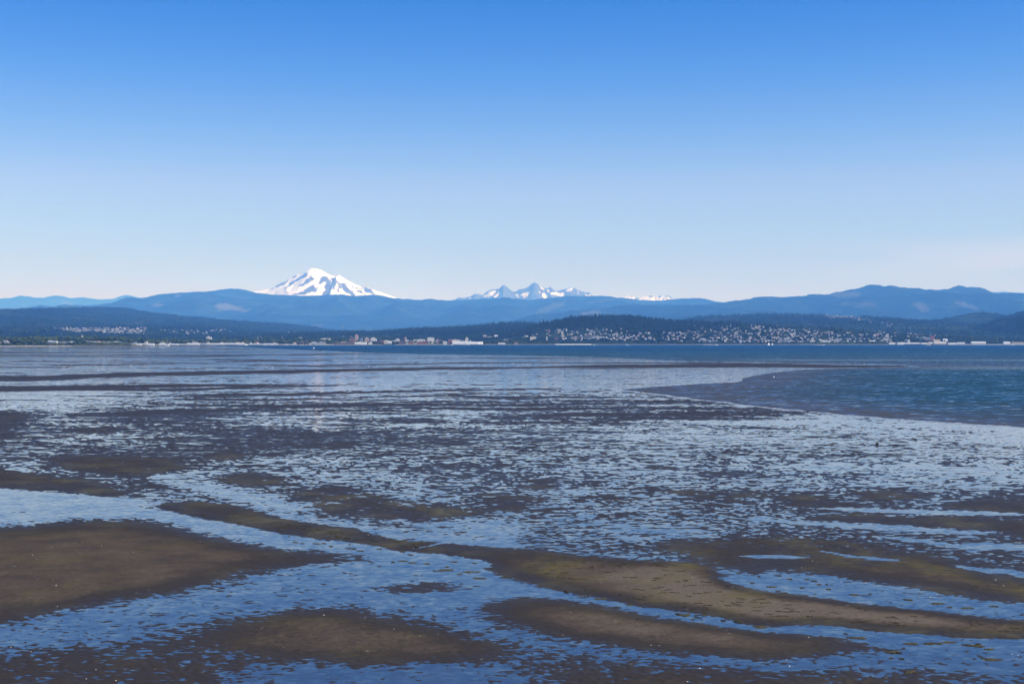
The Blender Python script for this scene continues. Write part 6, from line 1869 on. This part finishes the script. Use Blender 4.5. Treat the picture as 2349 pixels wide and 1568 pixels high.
def num(k):
    return ORD[k] if k < len(ORD) else f'{k + 1}th'
MARKS = [(15, 'long bluff house'), (100, 'cream bluff house'), (188, 'lone white chimney'), (240, 'white cottages'), (377, 'moored white ship'), (440, 'pile pier'), (478, 'white block behind the sheds'), (557, 'white ferry'), (640, 'long harbour shed'), (720, 'steep gabled hall'), (746, 'white hospital'),
         (817, 'tall pink tower'), (860, 'white stepped block'), (930, 'red pink tower'), (987, 'white slab building'), (1046, 'cream apartment row'), (1075, 'mill chimneys'), (1100, 'domed tanks'), (1128, 'cream school'), (1185, 'pink boathouse'), (1223, 'wide cream apartments'), (1255, 'red brick towers'), (1297, 'white campus hall'), (1345, 'slim pink tower'),
         (1372, 'pale apartment row'), (1438, 'white cabin boat'), (1500, 'bare shore trees'), (1560, 'beach trees'), (1625, 'dark glazed row'), (1645, 'square white block'), (1667, 'cream balcony tower'), (1699, 'tall white block'), (1735, 'long thin pier'), (1768, 'two sailing boats'), (1801, 'blue glazed building'), (1865, 'cream shore row'), (1893, 'wide white row'), (1948, 'long white row'),
         (1998, 'cream gabled hall'), (2035, 'tall white gable'), (2067, 'bright white cubes'), (2140, 'dark red block'), (2210, 'grey beach sheds'), (2245, 'long grey warehouse'), (2330, 'right end houses')]


def world_px(o):
    p = o.location
    return to_photo(p.x, p.y, p.z)


def relabel():
    groups = {}
    for o in SC.objects:
        if o.parent is None and o.get('group') and o.get('label'):
            groups.setdefault((o['group'], o['label']), []).append(o)
    for (g, lab), objs in groups.items():
        if len(objs) < 2:
            continue
        cells = {}
        far = g.startswith(('houses', 'conifers', 'trees', 'boats', 'gulls'))
        for o in objs:
            px, py = world_px(o)
            key = min(MARKS, key=lambda m: abs(m[0] - px))[1] if far else ''
            cells.setdefault(key, []).append((px, o))
        for key, lst in cells.items():
            lst.sort(key=lambda t: t[0])
            short = {'houses on the lower town hill': 'lower', 'houses high on the town hill': 'high', 'houses below the wooded crest': 'upper', 'houses at the hilltop clearing': 'clearing', 'houses behind the harbour sheds': 'flat land'}.get(g)
            if short:
                noun = f"{short} {lab.split(' on the')[0].split(' among')[0].split(' below')[0].split(' beside')[0].split(' in the flat')[0]}".replace(' house with ', ' house, ').replace(',', ' with') if short != 'flat land' else lab.split(' in the flat')[0]
            else:
                noun = {'conifers on the town hill': 'tall conifer on the crest' if 'crest' in lab else 'dark conifer high up', 'conifers between the houses': 'dark conifer between houses', 'conifers along the shore': 'lone shore conifer', 'trees on the left bluff': 'dark bluff tree', 'trees in the belt along the shore': 'round tree of the shore belt',
                        'trees behind the shore buildings': 'leafy tree behind the buildings', 'boats moored in the marina': 'moored boat with bare mast', 'gulls standing far out on the flat': 'white gull on the far flat', 'white shells scattered over the bars': 'white shell on the mud, counted over the whole flat',
                        'seaweed mats in the channels': 'olive seaweed mat in the channels', 'seaweed strands on the long bar': 'dark seaweed strand on the long bar'}.get(g, lab)
            rel = (' below the ' if g.startswith('gulls') else ' by the ' if g.startswith('boats') else ' above the ' if ('hill' in g or 'houses' in g or 'crest' in g) else ' near the ') + key if key else ''
            n = len(lst)
            for k, (_, o) in enumerate(lst):
                if n == 1:
                    o['label'] = noun + rel
                elif k == 0:
                    o['label'] = 'leftmost ' + noun + rel
                elif k == n - 1:
                    o['label'] = 'rightmost ' + noun + rel
                else:
                    o['label'] = f'{num(k)} {noun} from the left' + rel
    for o in SC.objects:
        if o.parent is None and o.get('label') and len(o['label'].split()) > 16:
            o['label'] = ' '.join(o['label'].replace(' from the left', ' from left').split()[:16])


relabel()
